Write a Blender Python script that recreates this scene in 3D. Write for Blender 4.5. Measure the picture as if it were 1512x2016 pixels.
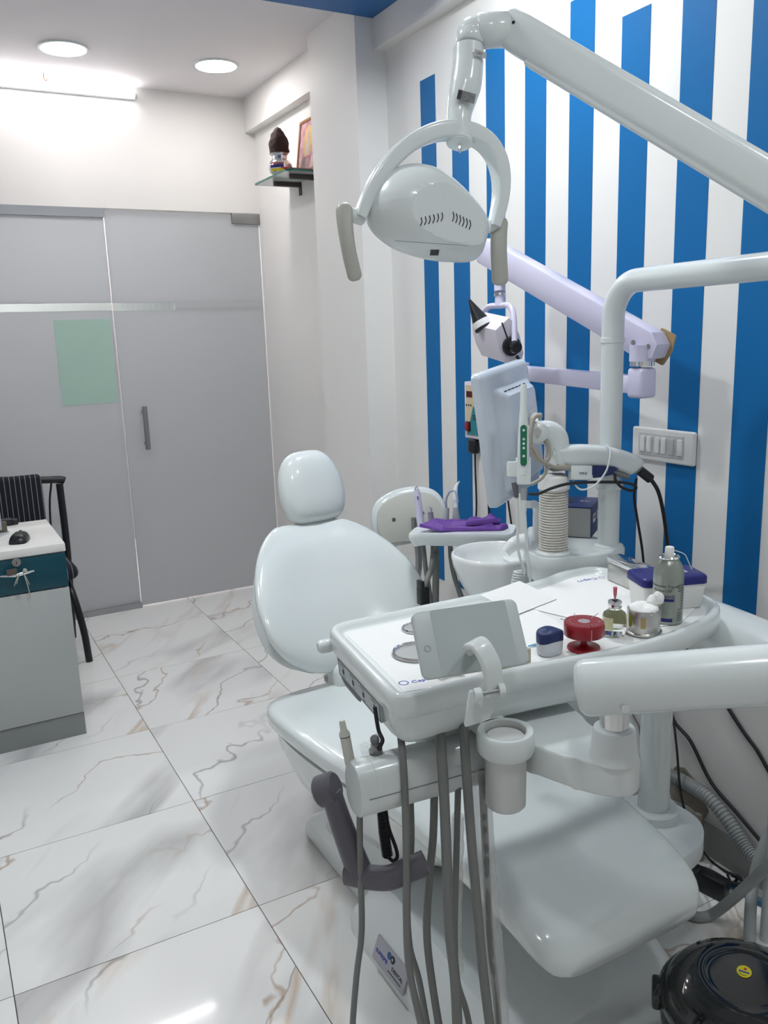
import bpy, bmesh, math, random
from mathutils import Vector, Matrix, noise
random.seed(7)
for o in list(bpy.data.objects):
    bpy.data.objects.remove(o, do_unlink=True)
scene = bpy.context.scene
col = scene.collection
V = Vector

# ------------------------------------------------------------------ camera
CAM = V((0, 0, 1.474)); FPX = 1653.3
CR = V((0.87538844, -0.48224507, -0.03368634))
CU = V((0.12973724, 0.1672331, 0.97734402))
CD = V((0.46568586, 0.85992604, -0.20895906))
cam_data = bpy.data.cameras.new('camera')
cam = bpy.data.objects.new('camera', cam_data); col.objects.link(cam)
cam.matrix_world = Matrix(((CR.x, CU.x, -CD.x, CAM.x), (CR.y, CU.y, -CD.y, CAM.y), (CR.z, CU.z, -CD.z, CAM.z), (0, 0, 0, 1)))
cam_data.sensor_fit = 'VERTICAL'; cam_data.sensor_height = 36.0; cam_data.lens = 36.0 * FPX / 2016.0
cam_data.clip_start = 0.02
scene.camera = cam

# ------------------------------------------------------------------ world, exposure
world = bpy.data.worlds.new('world'); scene.world = world; world.use_nodes = True
wb = world.node_tree.nodes['Background']
wb.inputs[0].default_value = (0.80, 0.84, 0.90, 1); wb.inputs[1].default_value = 0.25
scene.view_settings.view_transform = 'Standard'; scene.view_settings.look = 'None'
scene.view_settings.gamma = 1.0; scene.view_settings.use_curve_mapping = False
scene.view_settings.exposure = 0.45
E_DOWN, E_TUBE, E_FRONT, E_FILL, E_CORR = 35.0, 14.0, 120.0, 53.0, 190.0     # emission of the room's lamps and the added near fill pair

# ------------------------------------------------------------------ pixel helpers (1512 x 2016 frame)
def ray(x, y): return CD + ((x - 756) * CR - (y - 1008) * CU) / FPX
def at(x, y, D): return CAM + ray(x, y) * D
def onz(x, y, z): v = ray(x, y); return CAM + v * ((z - CAM.z) / v.z)
def onx(x, y, X): v = ray(x, y); return CAM + v * (X / v.x)
def ony(x, y, Y): v = ray(x, y); return CAM + v * (Y / v.y)

# ------------------------------------------------------------------ materials
MATS = {}
def mat(name, c, rough=0.5, metal=0.0, coat=0.0, emit=0.0, trans=0.0, alpha=1.0, var=0.04, scale=14.0, bump=0.0, spec=0.5, ior=1.45, emit_c=None):
    m = bpy.data.materials.new(name); m.use_nodes = True
    nt = m.node_tree; b = nt.nodes['Principled BSDF']
    tc = nt.nodes.new('ShaderNodeTexCoord')
    nz = nt.nodes.new('ShaderNodeTexNoise'); nz.inputs['Scale'].default_value = scale; nz.inputs['Detail'].default_value = 4
    nt.links.new(tc.outputs['Object'], nz.inputs['Vector'])
    mx = nt.nodes.new('ShaderNodeMix'); mx.data_type = 'RGBA'
    mx.inputs['A'].default_value = (c[0] * (1 - var), c[1] * (1 - var), c[2] * (1 - var), 1)
    mx.inputs['B'].default_value = (min(1, c[0] * (1 + var)), min(1, c[1] * (1 + var)), min(1, c[2] * (1 + var)), 1)
    nt.links.new(nz.outputs['Fac'], mx.inputs['Factor']); nt.links.new(mx.outputs['Result'], b.inputs['Base Color'])
    b.inputs['Roughness'].default_value = rough; b.inputs['Metallic'].default_value = metal
    b.inputs['Coat Weight'].default_value = coat; b.inputs['Coat Roughness'].default_value = 0.06
    b.inputs['Specular IOR Level'].default_value = spec; b.inputs['IOR'].default_value = ior
    b.inputs['Transmission Weight'].default_value = trans; b.inputs['Alpha'].default_value = alpha
    if emit:
        b.inputs['Emission Color'].default_value = (*(emit_c or c), 1); b.inputs['Emission Strength'].default_value = emit
    if bump:
        bp = nt.nodes.new('ShaderNodeBump'); bp.inputs['Strength'].default_value = bump; bp.inputs['Distance'].default_value = 0.004
        nt.links.new(nz.outputs['Fac'], bp.inputs['Height']); nt.links.new(bp.outputs['Normal'], b.inputs['Normal'])
    MATS[name] = m
    return m

WALL = mat('wall_paint', (0.80, 0.785, 0.765), 0.55, var=0.015, scale=3, bump=0.02)
CEIL = mat('ceiling_paint', (0.82, 0.79, 0.80), 0.7, var=0.02, scale=2)
BLUE = mat('blue_paint', (0.004, 0.135, 0.37), 0.55, var=0.05, scale=5, spec=0.25)
BLUEC = mat('blue_ceiling_paint', (0.02, 0.13, 0.36), 0.5)
UNIT = mat('unit_plastic', (0.71, 0.755, 0.755), 0.22, coat=0.3, var=0.012)
UNITM = mat('unit_plastic_matt', (0.70, 0.74, 0.74), 0.4, var=0.012)
VINYL = mat('chair_vinyl', (0.70, 0.745, 0.745), 0.18, coat=0.5, var=0.015, scale=9, bump=0.10)
CERAM = mat('white_ceramic', (0.82, 0.84, 0.84), 0.08, coat=0.4, var=0.008)
BEIGE = mat('beige_plastic', (0.55, 0.55, 0.50), 0.45)
LAV = mat('lavender_enamel', (0.66, 0.63, 0.80), 0.3, coat=0.2, var=0.015)
HEADC = mat('xray_head_paint', (0.72, 0.68, 0.76), 0.4, var=0.015)
BLACK = mat('black_plastic', (0.012, 0.013, 0.016), 0.3, var=0.1)
BINB = mat('bin_black', (0.006, 0.007, 0.008), 0.08, coat=0.5, var=0.1)
RUBBER = mat('black_rubber', (0.014, 0.015, 0.018), 0.55, var=0.1)
DKGREY = mat('dark_grey_plastic', (0.105, 0.10, 0.12), 0.42, var=0.04)
HOSE = mat('grey_hose', (0.175, 0.182, 0.175), 0.4, var=0.05)
HOSEL = mat('light_grey_hose', (0.32, 0.34, 0.34), 0.45, var=0.05)
CABLEW = mat('white_cable', (0.62, 0.66, 0.66), 0.45)
CABLEB = mat('beige_cable', (0.36, 0.33, 0.28), 0.5)
CHROME = mat('chrome', (0.75, 0.75, 0.76), 0.12, metal=1.0, var=0.02)
STEEL = mat('steel', (0.55, 0.54, 0.52), 0.28, metal=1.0, var=0.12, scale=40)
BRUSH = mat('brushed_metal', (0.34, 0.34, 0.34), 0.38, metal=1.0)
ALU = mat('aluminium_channel', (0.42, 0.43, 0.44), 0.35, metal=0.8)
PAPER = mat('white_paper', (0.84, 0.84, 0.83), 0.8, var=0.01)
CUPP = mat('cup_paper', (0.74, 0.72, 0.67), 0.75, var=0.02)
TEAL = mat('teal_laminate', (0.0025, 0.055, 0.082), 0.3)
DESKW = mat('desk_laminate', (0.78, 0.76, 0.73), 0.4, var=0.01)
DESKB = mat('desk_body_laminate', (0.42, 0.44, 0.43), 0.4, var=0.02)
PLINTH = mat('plinth_grey', (0.25, 0.265, 0.26), 0.4, var=0.1)
NAVY = mat('navy_card', (0.012, 0.026, 0.115), 0.4)
NAVY2 = mat('navy_plastic', (0.016, 0.018, 0.16), 0.35)
INK = mat('black_print', (0.02, 0.022, 0.03), 0.6)
INKB = mat('blue_print', (0.02, 0.05, 0.42), 0.6)
INKW = mat('white_print', (0.75, 0.77, 0.85), 0.6)
GREYP = mat('grey_print', (0.25, 0.25, 0.28), 0.6)
RED = mat('red_plastic', (0.30, 0.008, 0.016), 0.35, coat=0.2)
REDC = mat('red_cloth', (0.35, 0.005, 0.012), 0.8)
YEL = mat('yellow_print', (0.70, 0.62, 0.02), 0.4)
PURP = mat('purple_nitrile', (0.135, 0.045, 0.30), 0.5, var=0.15, scale=60, bump=0.4)
COTTON = mat('cotton_wool', (0.9, 0.9, 0.89), 0.95, bump=0.6, scale=120)
GLASS = mat('clear_glass', (0.96, 0.97, 0.95), 0.02, trans=1.0, var=0.0, ior=1.2)
SHELFG = mat('shelf_glass', (0.72, 0.78, 0.76), 0.15, trans=0.35, var=0.02)
GLEDGE = mat('green_glass_edge', (0.02, 0.13, 0.10), 0.15)
BROWN = mat('coconut_husk', (0.035, 0.014, 0.010), 0.75, var=0.5, scale=60, bump=0.8)
BROWNW = mat('frame_wood', (0.30, 0.14, 0.035), 0.45, var=0.25, scale=40)
DKBRK = mat('bracket_metal', (0.055, 0.045, 0.045), 0.5)
TAN = mat('tan_board', (0.42, 0.29, 0.14), 0.6)
SCREEN = mat('dark_screen', (0.03, 0.035, 0.05), 0.15)
GREENP = mat('green_panel', (0.01, 0.15, 0.075), 0.4)
CREAM = mat('cream_panel', (0.62, 0.52, 0.36), 0.4)
TEALP = mat('teal_panel', (0.03, 0.22, 0.26), 0.4)
DKRED = mat('dark_red_window', (0.09, 0.008, 0.012), 0.2)
MINT = mat('mint_paper', (0.42, 0.60, 0.51), 0.6, var=0.03, scale=6)
PINKP = mat('pink_hub', (0.62, 0.16, 0.22), 0.35)
VIALL = mat('amber_liquid', (0.75, 0.70, 0.42), 0.05, trans=0.85, ior=1.1, var=0.01)
GROUT = mat('grout', (0.20, 0.19, 0.17), 0.8)
SKIRT = mat('skirting_tile', (0.42, 0.42, 0.41), 0.3, var=0.1, scale=8)
CEMENT = mat('rough_cement', (0.28, 0.25, 0.21), 0.9, var=0.4, scale=25, bump=0.6)
CABBLUE = mat('blue_cable_sheath', (0.02, 0.10, 0.19), 0.4)
PLASTIC_CLEAR = mat('clear_sleeve', (0.75, 0.77, 0.76), 0.25, alpha=0.38, var=0.1, scale=50, bump=0.8)
LAMPBEIGE = mat('lamp_handle_grey', (0.42, 0.42, 0.38), 0.4)
SPRAY = mat('spray_can_paint', (0.34, 0.37, 0.33), 0.3, metal=0.6, var=0.06)
JARW = mat('frosted_jar', (0.72, 0.75, 0.80), 0.3, trans=0.25, var=0.01)
WIREBEIGE = mat('beige_card', (0.46, 0.42, 0.33), 0.6)
LIGHT_D = mat('downlight_diffuser', (1, 1, 1), 0.5, emit=E_DOWN, emit_c=(1.0, 0.97, 0.95))
LIGHT_T = mat('tube_light_glow', (1, 1, 1), 0.5, emit=E_TUBE, emit_c=(1.0, 0.96, 0.98))
LIGHT_F = mat('front_downlight_diffuser', (1, 1, 1), 0.5, emit=E_FRONT, emit_c=(0.93, 0.98, 1.0))
LIGHT_FILL = mat('near_fill_glow', (1, 1, 1), 0.5, emit=E_FILL, emit_c=(0.93, 0.98, 1.0))  # glow of the two added fill downlights
LIGHT_C = mat('corridor_tube_glow', (1, 1, 1), 0.5, emit=E_CORR, emit_c=(1.0, 0.96, 0.97))

def frosted_mat():
    m = bpy.data.materials.new('frosted_glass'); m.use_nodes = True
    nt = m.node_tree; b = nt.nodes['Principled BSDF']; out = nt.nodes['Material Output']
    b.inputs['Base Color'].default_value = (0.60, 0.615, 0.63, 1); b.inputs['Roughness'].default_value = 0.3
    tr = nt.nodes.new('ShaderNodeBsdfTranslucent'); tr.inputs[0].default_value = (0.66, 0.68, 0.69, 1)
    mix = nt.nodes.new('ShaderNodeMixShader'); mix.inputs[0].default_value = 0.45
    nt.links.new(b.outputs[0], mix.inputs[1]); nt.links.new(tr.outputs[0], mix.inputs[2])
    nt.links.new(mix.outputs[0], out.inputs[0])
    nz = nt.nodes.new('ShaderNodeTexNoise'); nz.inputs['Scale'].default_value = 350
    bp = nt.nodes.new('ShaderNodeBump'); bp.inputs['Strength'].default_value = 0.05
    nt.links.new(nz.outputs['Fac'], bp.inputs['Height']); nt.links.new(bp.outputs['Normal'], b.inputs['Normal'])
    return m
FROST = frosted_mat()

def pane_mat():
    m = bpy.data.materials.new('clear_pane'); m.use_nodes = True
    nt = m.node_tree; out = nt.nodes['Material Output']; nt.nodes.remove(nt.nodes['Principled BSDF'])
    t = nt.nodes.new('ShaderNodeBsdfTransparent'); t.inputs[0].default_value = (0.80, 0.87, 0.86, 1)
    g = nt.nodes.new('ShaderNodeBsdfGlossy'); g.inputs['Roughness'].default_value = 0.02
    f = nt.nodes.new('ShaderNodeFresnel'); f.inputs[0].default_value = 1.45
    mx = nt.nodes.new('ShaderNodeMixShader')
    nt.links.new(f.outputs[0], mx.inputs[0]); nt.links.new(t.outputs[0], mx.inputs[1]); nt.links.new(g.outputs[0], mx.inputs[2])
    nt.links.new(mx.outputs[0], out.inputs[0]); return m
PANE = pane_mat()

def marble_mat():
    m = bpy.data.materials.new('marble_tile'); m.use_nodes = True
    nt = m.node_tree; b = nt.nodes['Principled BSDF']; N = nt.nodes.new; Lk = nt.links.new
    tc = N('ShaderNodeTexCoord'); oi = N('ShaderNodeObjectInfo')
    mul = N('ShaderNodeVectorMath'); mul.operation = 'SCALE'
    cmb = N('ShaderNodeCombineXYZ'); cmb.inputs[0].default_value = 17.0; cmb.inputs[1].default_value = 9.0; cmb.inputs[2].default_value = 5.0
    Lk(cmb.outputs[0], mul.inputs[0]); Lk(oi.outputs['Random'], mul.inputs['Scale'])
    add = N('ShaderNodeVectorMath'); Lk(tc.outputs['Object'], add.inputs[0]); Lk(mul.outputs[0], add.inputs[1])
    def vein(rot, sc, nscale, width, seed, maskscale, lo, hi, line=0):
        m0 = N('ShaderNodeMapping'); m0.inputs['Rotation'].default_value = (0, 0, rot); Lk(add.outputs[0], m0.inputs['Vector'])
        mp = N('ShaderNodeMapping'); mp.inputs['Scale'].default_value = sc
        mp.inputs['Location'].default_value = (seed, seed * 0.37, seed * 1.3)
        Lk(m0.outputs[0], mp.inputs['Vector'])
        nz = N('ShaderNodeTexNoise'); nz.inputs['Scale'].default_value = nscale; nz.inputs['Detail'].default_value = 4; nz.inputs['Roughness'].default_value = 0.5; nz.inputs['Distortion'].default_value = 0.15
        Lk(mp.outputs[0], nz.inputs['Vector'])
        s = N('ShaderNodeMath'); s.operation = 'SUBTRACT'; s.inputs[1].default_value = 0.5
        if line:
            sx = N('ShaderNodeSeparateXYZ'); Lk(m0.outputs[0], sx.inputs[0])
            ma = N('ShaderNodeMath'); ma.operation = 'MULTIPLY_ADD'; ma.inputs[1].default_value = line; ma.inputs[2].default_value = seed; Lk(sx.outputs[1], ma.inputs[0])
            mb = N('ShaderNodeMath'); mb.operation = 'MULTIPLY_ADD'; mb.inputs[1].default_value = 1.5; Lk(nz.outputs['Fac'], mb.inputs[0]); Lk(ma.outputs[0], mb.inputs[2])
            fr = N('ShaderNodeMath'); fr.operation = 'FRACT'; Lk(mb.outputs[0], fr.inputs[0]); Lk(fr.outputs[0], s.inputs[0])
        else: Lk(nz.outputs['Fac'], s.inputs[0])
        a = N('ShaderNodeMath'); a.operation = 'ABSOLUTE'; Lk(s.outputs[0], a.inputs[0])
        r = N('ShaderNodeMapRange'); r.inputs['From Min'].default_value = 0.0; r.inputs['From Max'].default_value = width
        r.inputs['To Min'].default_value = 1.0; r.inputs['To Max'].default_value = 0.0; Lk(a.outputs[0], r.inputs['Value'])
        mk = N('ShaderNodeTexNoise'); mk.inputs['Scale'].default_value = maskscale; mk.inputs['Detail'].default_value = 2
        Lk(mp.outputs[0], mk.inputs['Vector'])
        r2 = N('ShaderNodeMapRange'); r2.inputs['From Min'].default_value = lo; r2.inputs['From Max'].default_value = hi; Lk(mk.outputs['Fac'], r2.inputs['Value'])
        p = N('ShaderNodeMath'); p.operation = 'MULTIPLY'; Lk(r.outputs[0], p.inputs[0]); Lk(r2.outputs[0], p.inputs[1]); p.use_clamp = True
        return p.outputs[0]
    A = math.radians(-48)
    v1 = vein(A, (1, 1, 1), 2.1, 0.020, 2.0, 1.3, 0.40, 0.54, 2.4)
    v2 = vein(A + 0.2, (1, 1, 1), 2.4, 0.020, 8.3, 1.5, 0.43, 0.55, 2.0)
    v3 = vein(A, (0.40, 1.4, 1), 1.5, 0.10, 5.1, 1.4, 0.53, 0.585)
    v4 = vein(A - 0.15, (0.40, 1.5, 1), 2.0, 0.035, 11.7, 1.3, 0.51, 0.60)
    def mixc(prev, colr, fac, k):
        mx = N('ShaderNodeMix'); mx.data_type = 'RGBA'; mx.inputs['B'].default_value = (*colr, 1)
        if isinstance(prev, tuple): mx.inputs['A'].default_value = (*prev, 1)
        else: Lk(prev, mx.inputs['A'])
        q = N('ShaderNodeMath'); q.operation = 'MULTIPLY'; q.inputs[1].default_value = k; Lk(fac, q.inputs[0])
        Lk(q.outputs[0], mx.inputs['Factor']); return mx.outputs['Result']
    c = mixc((0.85, 0.845, 0.83), (0.45, 0.44, 0.435), v3, 0.75)
    c = mixc(c, (0.52, 0.36, 0.22), v4, 0.65)
    c = mixc(c, (0.30, 0.28, 0.27), v1, 0.8)
    c = mixc(c, (0.40, 0.26, 0.16), v2, 0.75)
    Lk(c, b.inputs['Base Color'])
    b.inputs['Roughness'].default_value = 0.06; b.inputs['Specular IOR Level'].default_value = 0.55
    return m
MARBLE = marble_mat()

def stripe_mat(name, base, line, freq, width):
    m = bpy.data.materials.new(name); m.use_nodes = True
    nt = m.node_tree; b = nt.nodes['Principled BSDF']
    tc = nt.nodes.new('ShaderNodeTexCoord'); sp = nt.nodes.new('ShaderNodeSeparateXYZ'); nt.links.new(tc.outputs['Object'], sp.inputs[0])
    a = nt.nodes.new('ShaderNodeMath'); a.operation = 'MULTIPLY'; a.inputs[1].default_value = freq; nt.links.new(sp.outputs[0], a.inputs[0])
    f = nt.nodes.new('ShaderNodeMath'); f.operation = 'FRACT'; nt.links.new(a.outputs[0], f.inputs[0])
    l = nt.nodes.new('ShaderNodeMath'); l.operation = 'LESS_THAN'; l.inputs[1].default_value = width; nt.links.new(f.outputs[0], l.inputs[0])
    mx = nt.nodes.new('ShaderNodeMix'); mx.data_type = 'RGBA'; mx.inputs['A'].default_value = (*base, 1); mx.inputs['B'].default_value = (*line, 1)
    nt.links.new(l.outputs[0], mx.inputs['Factor']); nt.links.new(mx.outputs['Result'], b.inputs['Base Color']); b.inputs['Roughness'].default_value = 0.85
    return m
PINSTRIPE = stripe_mat('pinstripe_fabric', (0.006, 0.007, 0.016), (0.24, 0.24, 0.25), 43.0, 0.13)

def print_mat():
    m = bpy.data.materials.new('devotional_print'); m.use_nodes = True
    nt = m.node_tree; b = nt.nodes['Principled BSDF']
    tc = nt.nodes.new('ShaderNodeTexCoord'); nz = nt.nodes.new('ShaderNodeTexNoise'); nz.inputs['Scale'].default_value = 22; nz.inputs['Detail'].default_value = 6
    nt.links.new(tc.outputs['Object'], nz.inputs['Vector'])
    cr = nt.nodes.new('ShaderNodeValToRGB'); e = cr.color_ramp.elements
    e[0].position = 0.3; e[0].color = (0.40, 0.12, 0.24, 1); e[1].position = 0.7; e[1].color = (0.72, 0.50, 0.45, 1)
    x = cr.color_ramp.elements.new(0.5); x.color = (0.58, 0.30, 0.36, 1)
    nt.links.new(nz.outputs['Fac'], cr.inputs[0]); nt.links.new(cr.outputs[0], b.inputs['Base Color']); b.inputs['Roughness'].default_value = 0.25
    return m
PRINT = print_mat()

# ------------------------------------------------------------------ mesh builders -> (verts, faces)
def from_bm(bm):
    bm.normal_update(); bm.verts.index_update()
    r = ([v.co.copy() for v in bm.verts], [[v.index for v in f.verts] for f in bm.faces]); bm.free(); return r
def xf(mesh, M):
    return ([M @ v for v in mesh[0]], mesh[1])
def join(*ms):
    vs, fs = [], []
    for m in ms:
        k = len(vs); vs += m[0]; fs += [[i + k for i in f] for f in m[1]]
    return vs, fs
def frame(o, x, y, z=None):
    x = V(x).normalized(); y = V(y); y = (y - x * y.dot(x)).normalized(); z = x.cross(y)
    return Matrix(((x.x, y.x, z.x, o[0]), (x.y, y.y, z.y, o[1]), (x.z, y.z, z.z, o[2]), (0, 0, 0, 1)))
def zframe(o, z, xh=(1, 0, 0)):
    z = V(z).normalized(); x = V(xh); x = x - z * x.dot(z)
    if x.length < 1e-4: x = V((0, 1, 0)) - z * z.y
    x.normalize(); y = z.cross(x)
    return Matrix(((x.x, y.x, z.x, o[0]), (x.y, y.y, z.y, o[1]), (x.z, y.z, z.z, o[2]), (0, 0, 0, 1)))
def box(c, s, b=0.0, seg=2, M=None):
    bm = bmesh.new(); bmesh.ops.create_cube(bm, size=1.0)
    for v in bm.verts: v.co = V((v.co.x * s[0], v.co.y * s[1], v.co.z * s[2]))
    if b: bmesh.ops.bevel(bm, geom=list(bm.edges), offset=b, segments=seg, affect='EDGES', profile=0.5)
    m = from_bm(bm); m = ([v + V(c) for v in m[0]], m[1])
    return xf(m, M) if M else m
def box2(p, q, b=0.0, seg=2):
    p, q = V(p), V(q); return box((p + q) / 2, [abs(q[i] - p[i]) for i in range(3)], b, seg)
def prism(pts, z0, z1, b=0.0, seg=2, M=None):
    bm = bmesh.new(); vs = [bm.verts.new((p[0], p[1], z0)) for p in pts]; f = bm.faces.new(vs); bm.normal_update()
    if f.normal.z > 0: f.normal_flip()
    r = bmesh.ops.extrude_face_region(bm, geom=[f]); tv = [g for g in r['geom'] if isinstance(g, bmesh.types.BMVert)]
    for v in tv: v.co.z = z1
    if b:
        es = [e for e in bm.edges if abs(e.verts[0].co.z - e.verts[1].co.z) < 1e-7]
        bmesh.ops.bevel(bm, geom=es, offset=b, segments=seg, affect='EDGES', profile=0.5)
    bmesh.ops.recalc_face_normals(bm, faces=list(bm.faces))
    m = from_bm(bm); return xf(m, M) if M else m
def rrect(w, h, r, n=5):
    pts = []
    for cx, cy, a0 in ((w / 2 - r, h / 2 - r, 0), (-w / 2 + r, h / 2 - r, 90), (-w / 2 + r, -h / 2 + r, 180), (w / 2 - r, -h / 2 + r, 270)):
        for k in range(n + 1):
            a = math.radians(a0 + 90 * k / n); pts.append((cx + r * math.cos(a), cy + r * math.sin(a)))
    return pts
def circ(r, n=24, c=(0, 0)):
    return [(c[0] + r * math.cos(2 * math.pi * k / n), c[1] + r * math.sin(2 * math.pi * k / n)) for k in range(n)]
def roundpoly(pts, r, n=5):
    out = []; N = len(pts)
    for i in range(N):
        p0, p, p1 = V((*pts[i - 1], 0)), V((*pts[i], 0)), V((*pts[(i + 1) % N], 0))
        rr = r[i] if isinstance(r, (list, tuple)) else r
        d0, d1 = (p0 - p), (p1 - p); l = min(rr, d0.length * 0.48, d1.length * 0.48)
        a, b2 = p + d0.normalized() * l, p + d1.normalized() * l
        for k in range(n + 1):
            t = k / n; q = a * (1 - t) ** 2 + p * 2 * t * (1 - t) + b2 * t * t; out.append((q.x, q.y))
    return out
def spline(pts, sub=6):
    pts = [V(p) for p in pts]
    if len(pts) < 3 or sub < 2: return pts
    out = []
    for i in range(len(pts) - 1):
        p0 = pts[i - 1] if i else pts[0] * 2 - pts[1]
        p1, p2 = pts[i], pts[i + 1]
        p3 = pts[i + 2] if i + 2 < len(pts) else p2 * 2 - p1
        for k in range(sub):
            t = k / sub
            out.append(0.5 * ((2 * p1) + (p2 - p0) * t + (2 * p0 - 5 * p1 + 4 * p2 - p3) * t * t + (3 * p1 - p0 - 3 * p2 + p3) * t ** 3))
    out.append(pts[-1]); return out
def loft(rings, cap=True):
    n = len(rings[0]); vs = [V(v) for r in rings for v in r]; fs = []
    for i in range(len(rings) - 1):
        for k in range(n):
            a, b = i * n + k, i * n + (k + 1) % n
            fs.append([a, b, b + n, a + n])
    if cap:
        fs.append(list(range(n))[::-1]); fs.append(list(range((len(rings) - 1) * n, len(rings) * n)))
    bm = bmesh.new(); bv = [bm.verts.new(v) for v in vs]
    for f in fs:
        try: bm.faces.new([bv[i] for i in f])
        except ValueError: pass
    bmesh.ops.remove_doubles(bm, verts=list(bm.verts), dist=1e-6)
    bmesh.ops.recalc_face_normals(bm, faces=list(bm.faces))
    return from_bm(bm)
def sweep(pts, ring, up=(0, 0, 1), scales=None, cap=True):
    """sweep a 2D ring along 3D points with parallel transport"""
    pts = [V(p) for p in pts]; n = len(pts); rings = []
    t0 = (pts[1] - pts[0]).normalized(); u = V(up); u = u - t0 * u.dot(t0)
    if u.length < 1e-3: u = V((1, 0, 0)) - t0 * t0.x
    u.normalize()
    for i in range(n):
        t = (pts[min(i + 1, n - 1)] - pts[max(i - 1, 0)]).normalized()
        u = (u - t * u.dot(t)).normalized(); s = t.cross(u)
        k = scales[i] if scales else 1.0
        kx, ky = k if isinstance(k, tuple) else (k, k)
        rings.append([pts[i] + s * (q[0] * kx) + u * (q[1] * ky) for q in ring])
    return loft(rings, cap)
def tube(pts, r, n=10, sub=6, up=(0, 0, 1)):
    p = spline(pts, sub)
    if isinstance(r, (list, tuple)):
        m = len(p); sc = []
        for i in range(m):
            t = i / (m - 1) * (len(r) - 1); j = min(int(t), len(r) - 2); sc.append(r[j] + (r[j + 1] - r[j]) * (t - j))
        return sweep(p, circ(1.0, n), up, sc)
    return sweep(p, circ(r, n), up)
def cyl(a, b, r, n=20, r2=None, bev=0.0):
    a, b = V(a), V(b); M = zframe(a, b - a); h = (b - a).length; r2 = r if r2 is None else r2
    prof = [(0, 0), (r - bev, 0), (r, bev), (r2, h - bev), (r2 - bev, h), (0, h)] if bev else [(0, 0), (r, 0), (r2, h), (0, h)]
    return xf(lathe(prof, n=n), M)
def lathe(prof, c=(0, 0, 0), n=32, M=None, ex=1.0, ey=1.0):
    bm = bmesh.new(); cols = []
    for k in range(n):
        a = 2 * math.pi * k / n
        cols.append([(c[0] + p[0] * math.cos(a) * ex, c[1] + p[0] * math.sin(a) * ey, c[2] + p[1]) for p in prof])
    vv = [[bm.verts.new(p) for p in cc] for cc in cols]
    for k in range(n):
        a, b = vv[k], vv[(k + 1) % n]
        for i in range(len(prof) - 1):
            if prof[i][0] < 1e-7 and prof[i + 1][0] < 1e-7: continue
            bm.faces.new([a[i], b[i], b[i + 1], a[i + 1]])
    bmesh.ops.remove_doubles(bm, verts=list(bm.verts), dist=1e-7)
    dead = [f for f in bm.faces if f.calc_area() < 1e-14]
    bmesh.ops.delete(bm, geom=dead, context='FACES')
    bmesh.ops.recalc_face_normals(bm, faces=list(bm.faces))
    m = from_bm(bm); return xf(m, M) if M else m
def pillow(outline, tf, tb, pw=3.0, warp=None, rings=9, M=None):
    """cushion: outline in XY, dome tf on +Z and tb on -Z"""
    cx = sum(p[0] for p in outline) / len(outline); cy = sum(p[1] for p in outline) / len(outline)
    R = []
    for side, t in ((1, tf), (-1, tb)):
        ss = [math.sin(math.pi / 2 * k / rings) for k in range(rings + 1)]
        rr = []
        for s in ss:
            w = side * t * (max(0.0, 1 - s ** pw)) ** (1 / 2.0)
            rr.append([V((cx + (p[0] - cx) * max(s, 0.002), cy + (p[1] - cy) * max(s, 0.002), w)) for p in outline])
        R += rr if side == 1 else rr[::-1][1:]
    if warp: R = [[V(warp(v)) for v in r] for r in R]
    m = loft(R, True); return xf(m, M) if M else m

# ------------------------------------------------------------------ objects
def ob(name, mesh, material, parent=None, smooth=True, ang=38, kind=None, flat_mats=None):
    vs, fs = mesh
    xs = [v[0] for v in vs]; ys = [v[1] for v in vs]; zs = [v[2] for v in vs]
    c = V(((min(xs) + max(xs)) / 2, (min(ys) + max(ys)) / 2, min(zs)))
    me = bpy.data.meshes.new(name); me.from_pydata([tuple(V(v) - c) for v in vs], [], fs); me.update()
    me.materials.append(material)
    if smooth:
        me.polygons.foreach_set('use_smooth', [True] * len(me.polygons)); me.set_sharp_from_angle(angle=math.radians(ang))
    o = bpy.data.objects.new(name, me); o.location = c; col.objects.link(o)
    if parent is not None: o.parent = parent
    if kind: o['kind'] = kind
    return o
def tag(o, label, cat, group=None):
    o['label'] = label; o['category'] = cat
    if group: o['group'] = group
    return o
def thing(name, label, cat, group=None):
    o = bpy.data.objects.new(name, None); o.empty_display_size = 0.05; col.objects.link(o)
    return tag(o, label, cat, group)
def struct(name, mesh, material, parent=None, **k):
    o = ob(name, mesh, material, parent, **k)
    if parent is None: o['kind'] = 'structure'
    return o
def dup(o, loc, parent=None):
    c = o.copy(); col.objects.link(c); c.location = loc
    if parent is not None: c.parent = parent
    return c
def text(name, body, size, M, material, parent, depth=0.0003, sx=1.0, align='CENTER'):
    cu = bpy.data.curves.new(name, 'FONT'); cu.body = body; cu.size = size; cu.extrude = depth; cu.align_x = align; cu.align_y = 'CENTER'
    cu.resolution_u = 2
    t = bpy.data.objects.new(name, cu); col.objects.link(t)
    dg = bpy.context.evaluated_depsgraph_get(); me = bpy.data.meshes.new_from_object(t.evaluated_get(dg))
    bpy.data.objects.remove(t, do_unlink=True)
    vs = [M @ V((v.co.x * sx, v.co.y, v.co.z)) for v in me.vertices]; fs = [list(p.vertices) for p in me.polygons]
    bpy.data.meshes.remove(me)
    return ob(name, (vs, fs), material, parent, smooth=False)

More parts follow.
